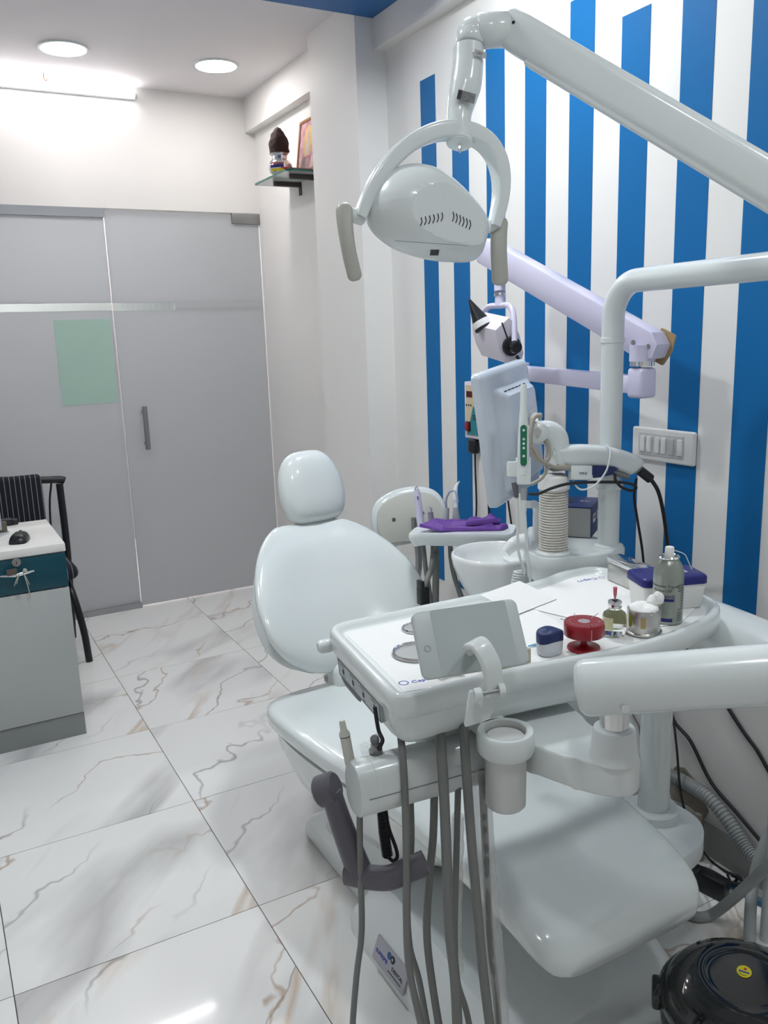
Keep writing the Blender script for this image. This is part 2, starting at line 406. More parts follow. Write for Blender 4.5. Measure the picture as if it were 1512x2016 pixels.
# ================================================================== ROOM
XR, XL, YB, YF = 1.79, -1.35, 4.65, -1.3
ZC, ZS, YP = 2.735, 2.674, 3.162
DX0, DZ = 0.946, 2.145           # door split, head height
floor = struct('floor', box2((XL - .1, YF - .1, -0.06), (XR + .1, 6.6, -0.008)), GROUT)
tile0 = None
for ix in range(-4, 4):
    for iy in range(-5, 14):
        x0, y0 = 0.0103 + 0.6 * ix, 0.10 + 0.6 * iy
        a, b_ = max(x0 + .00125, XL), min(x0 + .6 - .00125, XR); c_, d_ = max(y0 + .00125, YF), min(y0 + .6 - .00125, 6.4)
        if b_ - a < .02 or d_ - c_ < .02: continue
        if abs(b_ - a - .5975) < 1e-4 and abs(d_ - c_ - .5975) < 1e-4 and tile0:
            dup(tile0, ((a + b_) / 2, (c_ + d_) / 2, -0.0085), floor)
        else:
            t = ob('tile', box2((a, c_, -0.0085), (b_, d_, 0.0)), MARBLE, floor, smooth=False)
            if abs(b_ - a - .5975) < 1e-4 and abs(d_ - c_ - .5975) < 1e-4: tile0 = t

wr = struct('wall_right', box2((XR, YF, -0.05), (XR + .1, YB + .1, ZC + .05)), WALL)
tops = [2.387, 2.283, 2.387, 2.281, 2.387, 2.283, 2.387, 2.283, 2.387, 2.283]
for i, tz in enumerate(tops):
    y1 = 2.905 - 0.2092 * i
    s = ob('painted_stripe', box2((XR - .0012, y1 - .103, 0.468 if i < 6 else 0.53), (XR + .001, y1, tz)), BLUE, wr, smooth=False)
struct('wall_left', box2((XL - .1, YF, -0.05), (XL, YB + .1, ZC + .05)), WALL)
struct('wall_front', box2((XL - .1, YF - .1, -0.05), (XR + .1, YF, ZC + .05)), WALL)
struct('wall_back', box2((XL, YB, DZ), (XR + .1, YB + .1, ZC + .05)), WALL)
struct('wall_back_side', box2((XL, YB, -0.05), (-0.4, YB + .1, DZ)), WALL)
struct('ceiling', box2((XL - .1, YF - .1, ZC), (XR + .1, YB + .1, ZC + .08)), CEIL)
struct('trim_1', box2((XL, 2.30, ZS), (XR, YP, ZC)), BLUEC)['label'] = 'blue painted dropped ceiling band'
struct('pillar', box2((1.656, YP, 0), (XR, 3.605, ZC)), WALL)['label'] = 'white square pillar against the right wall'
struct('trim_2', box2((1.737, YF, 2.562), (XR, YP, ZS)), WALL)['label'] = 'white ceiling beam along the striped wall'
struct('trim_3', box2((1.737, 3.605, 2.562), (XR, YB, ZC)), WALL)['label'] = 'white ceiling beam above the glass shelf'
bb = struct('baseboard_right', box2((XR - .012, YF, 0), (XR, YP, 0.092)), SKIRT)

# glass partition
win = struct('window_1', box2((-0.4, YB + .012, 1.675), (DX0 - .004, YB + .024, DZ - .035)), FROST, smooth=False)
win['label'] = 'fixed frosted glass panel beside the glass door'
ob('frosted_glass', box2((-0.4, YB + .012, 0.03), (DX0 - .004, YB + .024, 1.636)), FROST, win, smooth=False)
ob('clear_band', box2((-0.4, YB + .0125, 1.636), (DX0 - .004, YB + .0235, 1.675)), PANE, win, smooth=False)
ob('top_channel', box2((-0.4, YB, DZ - .045), (DX0, YB + .04, DZ)), ALU, win)
ob('bottom_channel', box2((-0.4, YB - .004, 0), (DX0, YB + .04, 0.032)), ALU, win)
door = struct('door_1', box2((DX0 + .002, YB + .005, 1.672), (1.783, YB + .017, DZ - .008)), FROST, smooth=False)
door['label'] = 'frosted glass door with vertical tube handle'
ob('frosted_glass', box2((DX0 + .002, YB + .005, 0.012), (1.783, YB + .017, 1.633)), FROST, door, smooth=False)
ob('clear_band', box2((DX0 + .002, YB + .0055, 1.633), (1.275, YB + .0165, 1.672)), PANE, door, smooth=False)
ob('frosted_glass', box2((1.275, YB + .005, 1.633), (1.783, YB + .017, 1.672)), FROST, door, smooth=False)
ob('patch_fitting', box2((1.628, YB - .008, 2.088), (1.788, YB + .03, DZ - .002), .002), BRUSH, door)
ob('patch_fitting', box2((1.65, YB - .008, 0.002), (1.788, YB + .03, 0.045), .002), BRUSH, door)
hx = 1.05
h = ob('handle', cyl((hx, YB - .045, 0.895), (hx, YB - .045, 1.13), .0135, bev=.002), BRUSH, door)
for zz in (0.925, 1.10): ob('handle_post', cyl((hx, YB - .045, zz), (hx, YB + .006, zz), .008), BRUSH, h)
# corridor beyond the glass
struct('wall_corridor', box2((-1.5, 6.4, -0.05), (2.4, 6.5, 2.9)), mat('corridor_paint', (0.62, 0.58, 0.57), 0.7))
tl = thing('corridor_tube_light', 'long white tube light in the corridor beyond the glass door', 'light')
ob('diffuser', cyl((-.1, 5.85, 2.62), (1.1, 5.85, 2.62), .016), LIGHT_C, tl)
ob('housing', box2((-.15, 5.83, 2.63), (1.15, 5.87, 2.67), .004), UNITM, tl)
ob('ceiling_rod', cyl((.5, 5.85, 2.665), (.5, 5.85, 2.9), .008), UNITM, tl)
struct('ceiling_corridor', box2((-1.5, 4.76, 2.86), (2.4, 6.5, 2.92)), CEIL)
sh = tag(ob('paper_sheet', box2((0.645, YB + .0095, 1.157), (0.925, YB + .0125, 1.592)), MINT, smooth=False), 'pale green paper sheet stuck on the frosted glass', 'paper')

# ------------------------------------------------------------------ ceiling lamps
for i, (x, y) in enumerate(((0.744, 4.164), (1.426, 4.147))):
    t = thing('ceiling_downlight', ('round lit downlight in the white ceiling nearest the wall tube light', 'round lit downlight in the white ceiling nearest the glass shelf')[i], 'light', 'round downlights in the white ceiling')
    ob('trim_ring', lathe([(.096, -.004), (.106, -.004), (.108, 0), (.108, .004), (.096, .004), (.096, -.004)], (x, y, ZC - .003), 40), UNITM, t)
    ob('diffuser', lathe([(0, -.003), (.096, -.003), (.096, .002), (0, .002)], (x, y, ZC - .003), 40), LIGHT_D, t)
for i, (x, y) in enumerate(((0.25, 2.1), (1.25, 2.1), (0.30, 0.25), (1.20, 0.25))):  # last two are unseen, added to brighten the chair's foot end
    t = thing('ceiling_downlight', ('round lit downlight in the ceiling over the desk side of the dental chair', 'round lit downlight in the ceiling over the spittoon unit', 'unseen fill downlight added in the ceiling before the desk side', 'unseen fill downlight added in the ceiling above the waste bin')[i], 'light', 'downlights over the treatment area')
    ob('trim_ring', lathe([(.096, -.004), (.106, -.004), (.108, 0), (.108, .004), (.096, .004), (.096, -.004)], (x, y, ZC - .003), 32), UNITM, t)
    ob('diffuser', lathe([(0, -.003), (.096, -.003), (.096, .002), (0, .002)], (x, y, ZC - .003), 32), LIGHT_F if i < 2 else LIGHT_FILL, t)
t = thing('wall_tube_light', 'lit white tube light mounted high on the back wall', 'light')
ob('housing', box2((-.06, 4.618, 2.672), (1.15, YB, 2.702), .004), UNITM, t)
ob('diffuser', cyl((-.05, 4.606, 2.686), (1.145, 4.606, 2.686), .014, bev=.003), LIGHT_T, t)
ob('end_cap', cyl((1.143, 4.606, 2.686), (1.158, 4.606, 2.686), .016, bev=.002), UNITM, t)
hk = tube([(.711, 4.56, ZC), (.711, 4.56, ZC - .02), (.714, 4.56, ZC - .032), (.722, 4.56, ZC - .034), (.726, 4.56, ZC - .026)], .0025, 6, 3)
tag(ob('ceiling_hook', hk, BROWNW), 'small brown metal hook in the white ceiling', 'hook')

# ------------------------------------------------------------------ glass shelf with offerings
t = thing('glass_shelf', 'green-edged glass shelf on dark brackets beside the pillar', 'shelf')
sz = 2.215
shape = [(1.605, 3.80), (1.63, 3.772), (XR, 3.772), (XR, 4.20), (1.605, 4.20)]
ob('glass_panel', prism([(1.609, 3.803), (1.633, 3.776), (XR, 3.776), (XR, 4.196), (1.609, 4.196)], sz, sz + .009), SHELFG, t)
edge = []
for a, b_ in zip(shape, shape[1:] + shape[:1]):
    if a[0] == XR and b_[0] == XR: continue
    m = V((a[0] + b_[0], a[1] + b_[1], 0)) / 2; dv = V((b_[0] - a[0], b_[1] - a[1], 0)); M = frame((m.x, m.y, sz + .0045), dv, (-dv.y, dv.x, 0))
    edge.append(box((0, 0.002, 0), (dv.length, .004, .0094), M=M))
ob('polished_edge', join(*edge), GLEDGE, t)
for y in (3.86, 4.06):
    b1 = ob('bracket', box2((1.65, y - .012, sz - .022), (XR, y + .012, sz - .001), .002), DKBRK, t)
    ob('wall_plate', box2((XR - .004, y - .016, sz - .06), (XR, y + .016, sz), .001), DKBRK, b1)
py = V((1.652, 3.975, sz + .0092))
t = thing('steel_pot', 'round shiny steel pot holding a brown coconut on the glass shelf', 'pot')
ob('body', lathe([(0, 0), (.03, 0), (.048, .012), (.058, .032), (.057, .05), (.046, .066), (.037, .074), (.036, .088), (.044, .096), (.050, .099), (.044, .101), (.034, .09), (.034, .078), (0, .076)], py, 36), CHROME, t)
for i, (z0, z1, m_) in enumerate(((.030, .044, NAVY2), (.047, .052, RED), (.016, .026, YEL))):
    a0, a1 = math.radians(195), math.radians(265); vs, fs = [], []
    rad = lambda z: {.030: .0585, .044: .0590, .047: .0592, .052: .0575, .016: .0515, .026: .0565}[z]
    for k in range(9):
        a = a0 + (a1 - a0) * k / 8
        for z in (z0, z1): vs.append(py + V((rad(z) * math.cos(a), rad(z) * math.sin(a), z)))
    fs = [[2 * k, 2 * k + 2, 2 * k + 3, 2 * k + 1] for k in range(8)]
    ob('sticker', (vs, fs), m_, t)
cz = []
for k in range(15):
    s = k / 14; z = .102 + .118 * s; r = .047 * (math.sin(math.pi * (0.36 + 0.64 * s)) ** 0.62) if k < 14 else 0.001
    cz.append((max(r, .001), z))
cm = lathe([(0, .0775), (.030, .080)] + cz, py, 28)
cm = ([v + V((0.006 * noise.noise(v * 60) + 0.02 * (v.z - py.z - .1) * -0.5, 0.006 * noise.noise(v * 60 + V((5, 5, 5))), 0)) if v.z > py.z + .1 else v for v in cm[0]], cm[1])
tag(ob('coconut', cm, BROWN), 'dark brown husked coconut sitting in the steel pot', 'coconut')
fr = thing('picture_frame', 'wooden framed devotional picture leaning on the wall above the glass shelf', 'picture')
fM = frame((1.7465, 3.885, sz + .0095), (0, -1, 0), (0.14, 0, 1))
for a, b_ in (((-.115, 0), (-.1, .255)), ((.1, 0), (.115, .255)), ((-.1, 0), (.1, .014)), ((-.1, .241), (.1, .255))):
    ob('frame_rail', box(((a[0] + b_[0]) / 2, (a[1] + b_[1]) / 2, .0), (b_[0] - a[0], b_[1] - a[1], .014), .002, M=fM), BROWNW, fr)
ob('print', box((0, .1275, -.0005), (.2, .227, .006), M=fM), PRINT, fr)
arch = [(-.05, .13), (-.05, .17), (-.035, .205), (0, .225), (.035, .205), (.05, .17), (.05, .13), (.03, .08), (-.03, .08)]
pa = ob('painted_arch', prism(arch, .0025, .0032, M=fM), mat('ochre_print', (0.70, 0.46, 0.20), 0.4, var=0.3, scale=60), fr)
ob('painted_figure', prism([(-.02, .085), (-.024, .13), (-.012, .155), (-.012, .18), (0, .192), (.012, .18), (.012, .155), (.024, .13), (.02, .085)], .0032, .0038, M=fM), mat('pale_print', (0.62, 0.52, 0.45), 0.4, var=0.4, scale=80), fr)
for x in (-.06, 0.0, .06): ob('painted_figure', prism([(x - .018, .02), (x - .016, .05), (x - .006, .075), (x + .006, .075), (x + .016, .05), (x + .018, .02)], .0026, .0033, M=fM), MATS['pale_print'], fr)
tag(ob('folded_cloth', box2((1.62, 3.785, sz + .0092), (1.735, 3.90, sz + .0145), .002), REDC), 'red cloth folded under the picture on the glass shelf', 'cloth')

# ------------------------------------------------------------------ desk
t = thing('desk', 'white desk with a teal drawer and grey plinth', 'desk')
DX, DY0, DY1 = 0.396, 3.205, 3.705
ob('body', box2((-.95, DY0 + .006, 0.088), (DX - .004, DY1 - .01, 0.727)), DESKB, t)
ob('desktop', box2((-.96, DY0 - .004, 0.727), (DX, DY1, 0.757), .0015), DESKW, t)
ob('door_panel', box2((-.95, DY0 - .012, 0.092), (DX - .004, DY0 + .006, 0.592), .0015), DESKB, t)
dr = ob('drawer_front', box2((-.20, DY0 - .012, 0.597), (DX - .004, DY0 + .006, 0.722), .0015), TEAL, t)
lk = ony(32, 1107, DY0 - .012)
ob('lock', join(cyl(lk, lk - V((0, .005, 0)), .0155), cyl(lk - V((0, .005, 0)), lk - V((0, .008, 0)), .010)), BRUSH, dr)
ob('keyhole', box(lk - V((0, .0085, 0)), (.003, .001, .010)), BLACK, dr)
hp = [ony(2, 1135, DY0 - .03), ony(30, 1133, DY0 - .037), ony(50, 1128, DY0 - .035), ony(66, 1124, DY0 - .028)]
ob('handle', tube(hp, [.003, .006, .006, .003], 8, 5), CHROME, dr)
for q in (hp[0], hp[3]): ob('handle_post', cyl(q, (q.x, DY0 - .012, q.z), .003, 8), CHROME, dr)
ob('plinth', box2((-.95, DY0 - .006, 0.0), (DX - .002, DY1 - .02, 0.088)), PLINTH, t)
kt = thing('key_tag', 'frayed string and key tag hanging on the drawer handle', 'key')
kp = ony(40, 1125, DY0 - .04)
ob('key', box(kp + V((-.028, 0, .002)), (.034, .003, .022), .001), mat('dull_brass', (0.10, 0.07, 0.06), 0.5), kt)
ob('knot', lathe([(0, -.008), (.007, -.004), (.008, .002), (.005, .008), (0, .009)], ony(49, 1124, DY0 - .042), 10), mat('string', (0.42, 0.40, 0.33), 0.9), kt)
for j, (dx, dz) in enumerate(((-.03, -.04), (-.018, -.035), (.012, -.05), (.02, -.042), (.018, -.085))):
    s0 = ony(47 if j > 1 else 38, 1130, DY0 - .043)
    ob('string', tube([s0, s0 + V((dx * .4, -.002, dz * .5)), s0 + V((dx * .7, 0, dz))], .0018, 5, 3), MATS['string'], kt)
# mouse
mz = 0.757; mc = onz(42, 1072, mz)
t = thing('computer_mouse', 'black computer mouse on the white desktop', 'mouse')
om = [(-.029, -.05), (.029, -.05), (.034, -.01), (.030, .045), (.012, .058), (-.012, .058), (-.030, .045), (-.034, -.01)]
Mm = Matrix.Translation((mc.x + .0, mc.y + .055, mz)) @ Matrix.Rotation(math.radians(-18), 4, 'Z')
ob('shell', pillow(roundpoly(om, .02, 3), .036, .0005, 2.6, M=Mm, rings=6), BLACK, t)
ob('wheel', cyl(Mm @ V((-.004, .03, .032)), Mm @ V((.004, .03, .032)), .006, 12), DKGREY, t)
# monitor on desk (only its corner shows)
t = thing('desktop_screen', 'silver framed computer screen standing at the desk edge', 'screen')
a = onz(6, 1046, 0.775)
Ms = frame((a.x - .001, a.y + .03, 0.80), (-1, -0.10, 0), (0.03, -0.08, 1))
ob('bezel', box((.20, .11, 0), (.40, .27, .022), .006, M=Ms), mat('silver_plastic', (0.50, 0.53, 0.57), 0.3), t)
ob('display', box((.20, .115, -.0115), (.365, .225, .002), M=Ms), SCREEN, t)
ob('stand', prism(roundpoly([(a.x - .30, a.y - .02), (a.x - .02, a.y - .02), (a.x + .03, a.y + .05), (a.x + .0, a.y + .12), (a.x - .3, a.y + .12)], .02), .757, .764, .002), MATS['silver_plastic'], t)
ob('hinge', box2((a.x - .12, a.y + .03, .76), (a.x + .018, a.y + .05, .805), .004), mat('stand_bronze', (0.12, 0.11, 0.08), 0.5), t)
q = onz(20, 1035, .757)
tag(ob('phone_charger', join(box2((q.x - .1, q.y, .757), (q.x + .012, q.y + .05, .782), .003), box2((q.x + .0125, q.y + .005, .757), (q.x + .032, q.y + .05, .776), .002)), BLACK), 'black adapter block lying at the back of the desktop', 'adapter')

# ------------------------------------------------------------------ visitor chair behind the desk
t = thing('visitor_chair', 'black tubular armchair with pinstripe fabric behind the desk', 'chair')
yc = 4.36
xa = ony(128, 945, yc)
def chx(px_, py_, y=yc): return ony(px_, py_, y)
bx0, bz0, bz1 = -.02, 0.58, chx(40, 938).z + .012
bk = box((chx(0, 980).x + .02, yc - .036, (bz0 + bz1) / 2), (2 * (chx(84, 980).x - chx(0, 980).x - .02), .05, bz1 - bz0), .022, 4)
cxm = chx(0, 980).x + .02
bk = ([V((v.x, v.y - 0.30 * (v.x - cxm) ** 2 * 0, v.z - 0.15 * (v.x - cxm) ** 2)) for v in bk[0]], bk[1])
ob('backrest', bk, PINSTRIPE, t)
ob('arm_rail', tube([chx(-75, 955), chx(-60, 949), chx(0, 946), chx(83, 945), chx(118, 944), chx(127, 946)], .018, 12, 4), BLACK, t)
pz = chx(117, 952)
ob('leg', tube([pz, (pz.x + .0, yc, .45), (0.525, yc - .0, 0)], .0175, 12, 4), BLACK, t)
ob('brace', tube([chx(101, 950), chx(98, 1000), (chx(96, 1060).x, yc - .06, .40)], .005, 8, 4), BLACK, t)
ob('leg', tube([chx(-70, 952), (chx(-70, 952).x, yc, .45), (chx(-70, 952).x - .03, yc, 0)], .0175, 12, 4), BLACK, t)
sxr = onz(150, 1130, .43)
seat = pillow(roundpoly([(chx(-55, 980).x, 3.98), (.545, 3.97), (.53, 4.36), (chx(-55, 980).x, 4.36)], .06), .042, .04, 9.0, M=Matrix.Translation((0, 0, .432)), rings=9)
ob('seat', seat, PINSTRIPE, t)
ob('leg', tube([(.47, 4.28, .395), (.49, 4.12, .385), (.505, 4.03, .33), (.53, 3.985, .16), (.539, 3.972, 0)], .0165, 12, 5), BLACK, t)
ob('leg', tube([(-.02, 4.28, .395), (-.03, 4.12, .37), (-.05, 4.03, .30), (-.08, 3.985, .15), (-.1, 3.972, 0)], .0165, 12, 5), BLACK, t)
ob('seat_rail', box2((-.03, 4.0, .383), (.47, 4.34, .398), .003), BLACK, t)

# ================================================================== DENTAL CHAIR
XC = 1.043
dc = thing('dental_chair', 'white glossy reclining dental treatment chair', 'dental chair')
# floor base
ob('base_plate', prism(roundpoly([(.845, 1.68), (1.24, 1.68), (1.24, 2.15), (.845, 2.15)], .04), 0, .052, .01, 3), UNIT, dc)
def bsec(y, x0, x1, ztop, flare):
    # bell section across X at given y
    pts = []
    for k in range(41):
        s = k / 40
        x = x0 + (x1 - x0) * s
        e = min(s, 1 - s) * 2
        z = .045 + (ztop - .045) * min(1.0, (e * flare)) ** 0.8
        pts.append(V((x, y, z)))
    return pts + [V((x1, y, 0)), V((x0, y, 0))]
secs = [bsec(1.71, .80, 1.30, .07, 3.5), bsec(1.69, .78, 1.32, .10, 4.2), bsec(1.64, .773, 1.327, .155, 5.0), bsec(1.54, .773, 1.327, .175, 5.0), bsec(1.35, .773, 1.327, .165, 5.0), bsec(1.15, .773, 1.327, .14, 5.0), bsec(1.08, .785, 1.315, .10, 4.0), bsec(1.05, .81, 1.29, .06, 3.5)]
bp_ = ob('base_cover', loft(secs), UNIT, dc, ang=50)
col_ = [[V((x, y, z)) for x, y in roundpoly([(XC - w, y0), (XC + w, y0), (XC + w, y1), (XC - w, y1)], .06, 4)] for z, w, y0, y1 in ((.04, .165, 1.62, 2.10), (.09, .155, 1.63, 2.08), (.14, .15, 1.66, 2.06), (.30, .13, 1.68, 2.0))]
ob('lift_column', loft(col_), UNITM, dc)
# logo plate on the cover flank
LP = [ony(0, 0, 1)] * 0
pA, pB, pC = onx(741, 1848, .80), onx(796, 1952, .80), onx(741, 1893, .80)
nl_ = V((-.94, 0, .34)); rl_ = ray(768, 1898); o_ = CAM + rl_ * ((V((.773, 0, .045)) - CAM).dot(nl_) + .0055) / rl_.dot(nl_); Ml = frame(o_, (0, -1, 0), (0.34, 0, .94))
lp = ob('logo_plate', box((0, 0, -.002), (.142, .056, .006), .0005, M=Ml), mat('logo_film', (0.40, 0.40, 0.45), 0.3), dc)
ob('logo_mark', prism(circ(.0085, 20), .001, .0016, M=Ml @ Matrix.Translation((-.009, .014, 0))), mat('logo_blue', (0.03, 0.10, 0.24), 0.4), lp)
ob('logo_mark', join(prism(circ(.0085, 20), .001, .0020, M=Ml @ Matrix.Translation((.007, .014, 0)))), INK, lp)
ob('logo_mark', prism(circ(.0035, 14), .002, .0024, M=Ml @ Matrix.Translation((.0065, .014, 0))), MATS['logo_film'], lp)
text('lettering', 'SUPREME', .0125, Ml @ Matrix.Translation((-.036, -.004, .0014)), INKB, lp, sx=1.05)
text('lettering', 'DENTAL', .0125, Ml @ Matrix.Translation((.036, -.004, .0014)), INK, lp, sx=1.05)
for k in range(9): ob('printed_line', box((.002 + .0065 * k, -.016, .0012), (.0052, .0022, .0006), M=Ml), INK, lp)
# seat shell
def shell_ring(z, w0, w1, ya, yb_):
    pts = [(XC - w0, yb_), (XC - w0 * 1.0, yb_ - .25), (XC - w1, ya), (XC + w1, ya), (XC + w0, yb_ - .25), (XC + w0, yb_)]
    return [V((x, y, z)) for x, y in roundpoly(pts, [.12, .1, .08, .08, .1, .12], 5)]
ob('seat_shell', loft([shell_ring(.185, .15, .12, 1.62, 2.0), shell_ring(.20, .20, .15, 1.56, 2.04), shell_ring(.27, .262, .17, 1.46, 2.09), shell_ring(.36, .295, .185, 1.30, 2.115), shell_ring(.405, .302, .19, 1.2, 2.12)]), UNIT, dc, ang=60)
# seat and leg cushion: sections across X along Y
SEC = [  # y, half width, z edge(mid side), thickness, centre dip
    (2.135, .20, .445, .030, 0), (2.125, .262, .443, .055, 0), (2.09, .300, .444, .075, .004), (2.01, .318, .450, .085, .014), (1.88, .318, .460, .088, .022),
    (1.74, .300, .458, .088, .024), (1.60, .272, .452, .086, .022), (1.45, .246, .442, .082, .018), (1.30, .229, .430, .080, .014), (1.18, .219, .416, .078, .010),
    (1.09, .212, .398, .076, .007), (1.03, .203, .378, .072, .004), (1.0, .186, .36, .058, 0), (.985, .160, .35, .03, 0)]
rings = []
for y, w, z, th, dip in SEC:
    r = []
    for k in range(40):
        a = 2 * math.pi * k / 40; ca, sa = math.cos(a), math.sin(a)
        x = w * math.copysign(abs(ca) ** 0.42, ca); zz = th * 0.5 * math.copysign(abs(sa) ** 0.62, sa)
        if sa > 0: zz -= dip * (1 - (abs(x) / w) ** 2.5)
        r.append(V((XC - .008 + x, y, z + zz)))
    rings.append(r)
# densify along y
dens = []
for i in range(len(rings) - 1):
    for s in range(3):
        tt = s / 3
        p0 = rings[max(i - 1, 0)]; p1 = rings[i]; p2 = rings[i + 1]; p3 = rings[min(i + 2, len(rings) - 1)]
        dens.append([0.5 * ((2 * b) + (c - a) * tt + (2 * a - 5 * b + 4 * c - d) * tt * tt + (3 * b - a - 3 * c + d) * tt ** 3) for a, b, c, d in zip(p0, p1, p2, p3)])
dens.append(rings[-1])
ob('seat_cushion', loft(dens), VINYL, dc, ang=80)
# backrest
bo, bt = V((XC - .022, 2.10, .555)), V((XC - .004, 2.385, .905))
vdir = (bt - bo).normalized(); Hb = (bt - bo).length
Mb = frame(bo, (1, 0, 0), vdir)       # local z = x cross v -> faces -y / up
wv = [(-.035, .10), (-.015, .165), (.015, .218), (.06, .252), (.11, .266), (.17, .268), (.24, .254), (.31, .226), (.375, .187), (.425, .142), (.452, .085)]
outl = [(w, v) for v, w in wv] + [(-w, v) for v, w in wv[::-1]]
outl = [(p.x, p.y) for p in spline([V((*q, 0)) for q in outl] + [V((*outl[0], 0))], 3)[:-1]]
ob('backrest', pillow(outl, .048, .05, 4.0, warp=lambda v: V((v.x, v.y, v.z + .9 * v.x * v.x - .03 * (1 - (v.x / .28) ** 2))), M=Mb, rings=12), VINYL, dc, ang=80)
ob('back_shell', pillow([(x * .93, y * .96) for x, y in outl], .02, .05, 4.0, M=Mb @ Matrix.Translation((0, .01, -.05)), rings=8), UNITM, dc, ang=80)
ob('back_hinge', loft([[V((x, y, z)) for x, y in rrect(.20, .10, .03)] for z in (0, .16)], True) if False else box((XC, 2.10, .44), (.2, .09, .2), .03, 3), UNITM, dc)
# headrest
hc = V((XC + .010, 2.43, 1.000)); hd = V((0, .34, 1)).normalized()
Mh = frame(hc, (1, 0, 0.03), hd)
wh = [(-.110, .035), (-.104, .068), (-.082, .092), (-.045, .104), (0, .105), (.045, .096), (.082, .078), (.104, .054), (.112, .024)]
oh = [(w, v) for v, w in wh] + [(-w, v) for v, w in wh[::-1]]
oh = [(p.x * 1.05, p.y * 1.05) for p in spline([V((*q, 0)) for q in oh] + [V((*oh[0], 0))], 3)[:-1]]
ob('headrest', pillow(oh, .045, .04, 4.0, M=Mh, rings=10), VINYL, dc, ang=80)
ob('headrest_stem', box((0, -.13, -.03), (.07, .14, .02), .006, M=Mh), BRUSH, dc)
# right hand armrest stub bracket of the chair's own side arm
ob('side_bracket', prism(roundpoly([(1.20, 1.14), (1.30, 1.12), (1.40, 1.14), (1.465, 1.20), (1.47, 1.30), (1.40, 1.38), (1.20, 1.42)], .05), .295, .342, .004), UNITM, dc)

# ------------------------------------------------------------------ doctor's stool behind the chair
t = thing('doctor_stool', 'white upholstered doctor stool with a raised backrest on castors', 'stool')
sc = V((1.43, 2.76, 0))
ob('seat', pillow([(p[0], p[1]) for p in circ(.175, 36)], .035, .03, 4.0, M=Matrix.Translation((sc.x, sc.y, .56)), rings=8), VINYL, t, ang=80)
ob('gas_post', cyl((sc.x, sc.y, .10), (sc.x, sc.y, .54), .025), BRUSH, t)
ob('seat_plate', cyl((sc.x, sc.y, .515), (sc.x, sc.y, .538), .10), DKGREY, t)
c0 = onz(611, 1362, 0)
a0 = math.atan2(c0.y - sc.y, c0.x - sc.x)
for k in range(5):
    a = a0 + 2 * math.pi * k / 5; e = V((sc.x + .25 * math.cos(a), sc.y + .25 * math.sin(a), .075))
    lg = ob('leg', sweep([(sc.x, sc.y, .105), e + V((0, 0, .012))], rrect(.04, .028, .008, 2)), BRUSH, t)
    ob('castor', cyl(e + V((-.016 * math.sin(a), .016 * math.cos(a), -.05)), e + V((.016 * math.sin(a), -.016 * math.cos(a), -.05)), .025, 18, bev=.004), BLACK, lg)
    ob('castor_stem', cyl(e + V((0, 0, -.045)), e + V((0, 0, .01)), .008, 10), BRUSH, lg)
bc = V((1.475, 2.53, .83))
Msb = frame(bc, V((.9, -.36, .16)), (0.05, 0.30, 1))
osb = [(-.125, -.075), (-.1, -.09), (0, -.095), (.1, -.09), (.125, -.075), (.14, -.03), (.135, .03), (.11, .075), (.06, .1), (0, .108), (-.06, .1), (-.11, .075), (-.135, .03), (-.14, -.03)]
osb = [(p.x, p.y) for p in spline([V((*q_, 0)) for q_ in osb] + [V((*osb[0], 0))], 3)[:-1]]
ob('backrest', pillow(osb, .028, .05, 4.0, M=Msb @ Matrix.Translation((0, 0, -.03)), rings=8), VINYL, t, ang=80)
sb_ = ob('backrest_shell', prism([(x * .87, y * .84 - .006) for x, y in osb], -.004, .008, .005, M=Msb), BEIGE, t)
for sx_ in (-.06, .045): ob('screw', cyl(Msb @ V((sx_, .0, .008)), Msb @ V((sx_, .0, .0095)), .007, 12), DKGREY, sb_)
ob('backrest_bar', tube([sc + V((0, -.02, .525)), sc + V((.05, -.19, .53)), bc + V((.01, -.035, -.18)), bc + V((0, -.03, 0))], .012, 10, 4), BRUSH, t)

# ================================================================== DELIVERY UNIT
du = thing('delivery_unit', 'white dental delivery unit with instrument tray over the chair', 'dental unit')
ZT = 0.93
top_out = [(.570, 1.036), (.68, 1.036), (.80, 1.030), (.90, 1.014), (1.0, 1.0), (1.09, .999), (1.20, 1.012), (1.30, 1.045), (1.352, 1.10),
           (1.352, 1.20), (1.338, 1.34), (1.325, 1.425), (1.245, 1.436), (1.17, 1.414), (1.10, 1.402), (.90, 1.404), (.622, 1.408)]
rad_ = [.045, .05, .05, .05, .05, .05, .05, .06, .05, .05, .05, .05, .06, .05, .05, .05, .05]
OT = roundpoly(top_out, rad_, 5)
cxo = sum(p[0] for p in OT) / len(OT); cyo = sum(p[1] for p in OT) / len(OT)
def inset(pts, d):
    out = []; n = len(pts)
    for i in range(n):
        a, b, c = V((*pts[i - 1], 0)), V((*pts[i], 0)), V((*pts[(i + 1) % n], 0))
        tt = (c - a); tt.normalize(); nrm = V((-tt.y, tt.x, 0)); out.append((b.x + nrm.x * d, b.y + nrm.y * d))
    return out
def ringz(pts, z): return [V((p[0], p[1], z)) for p in pts]
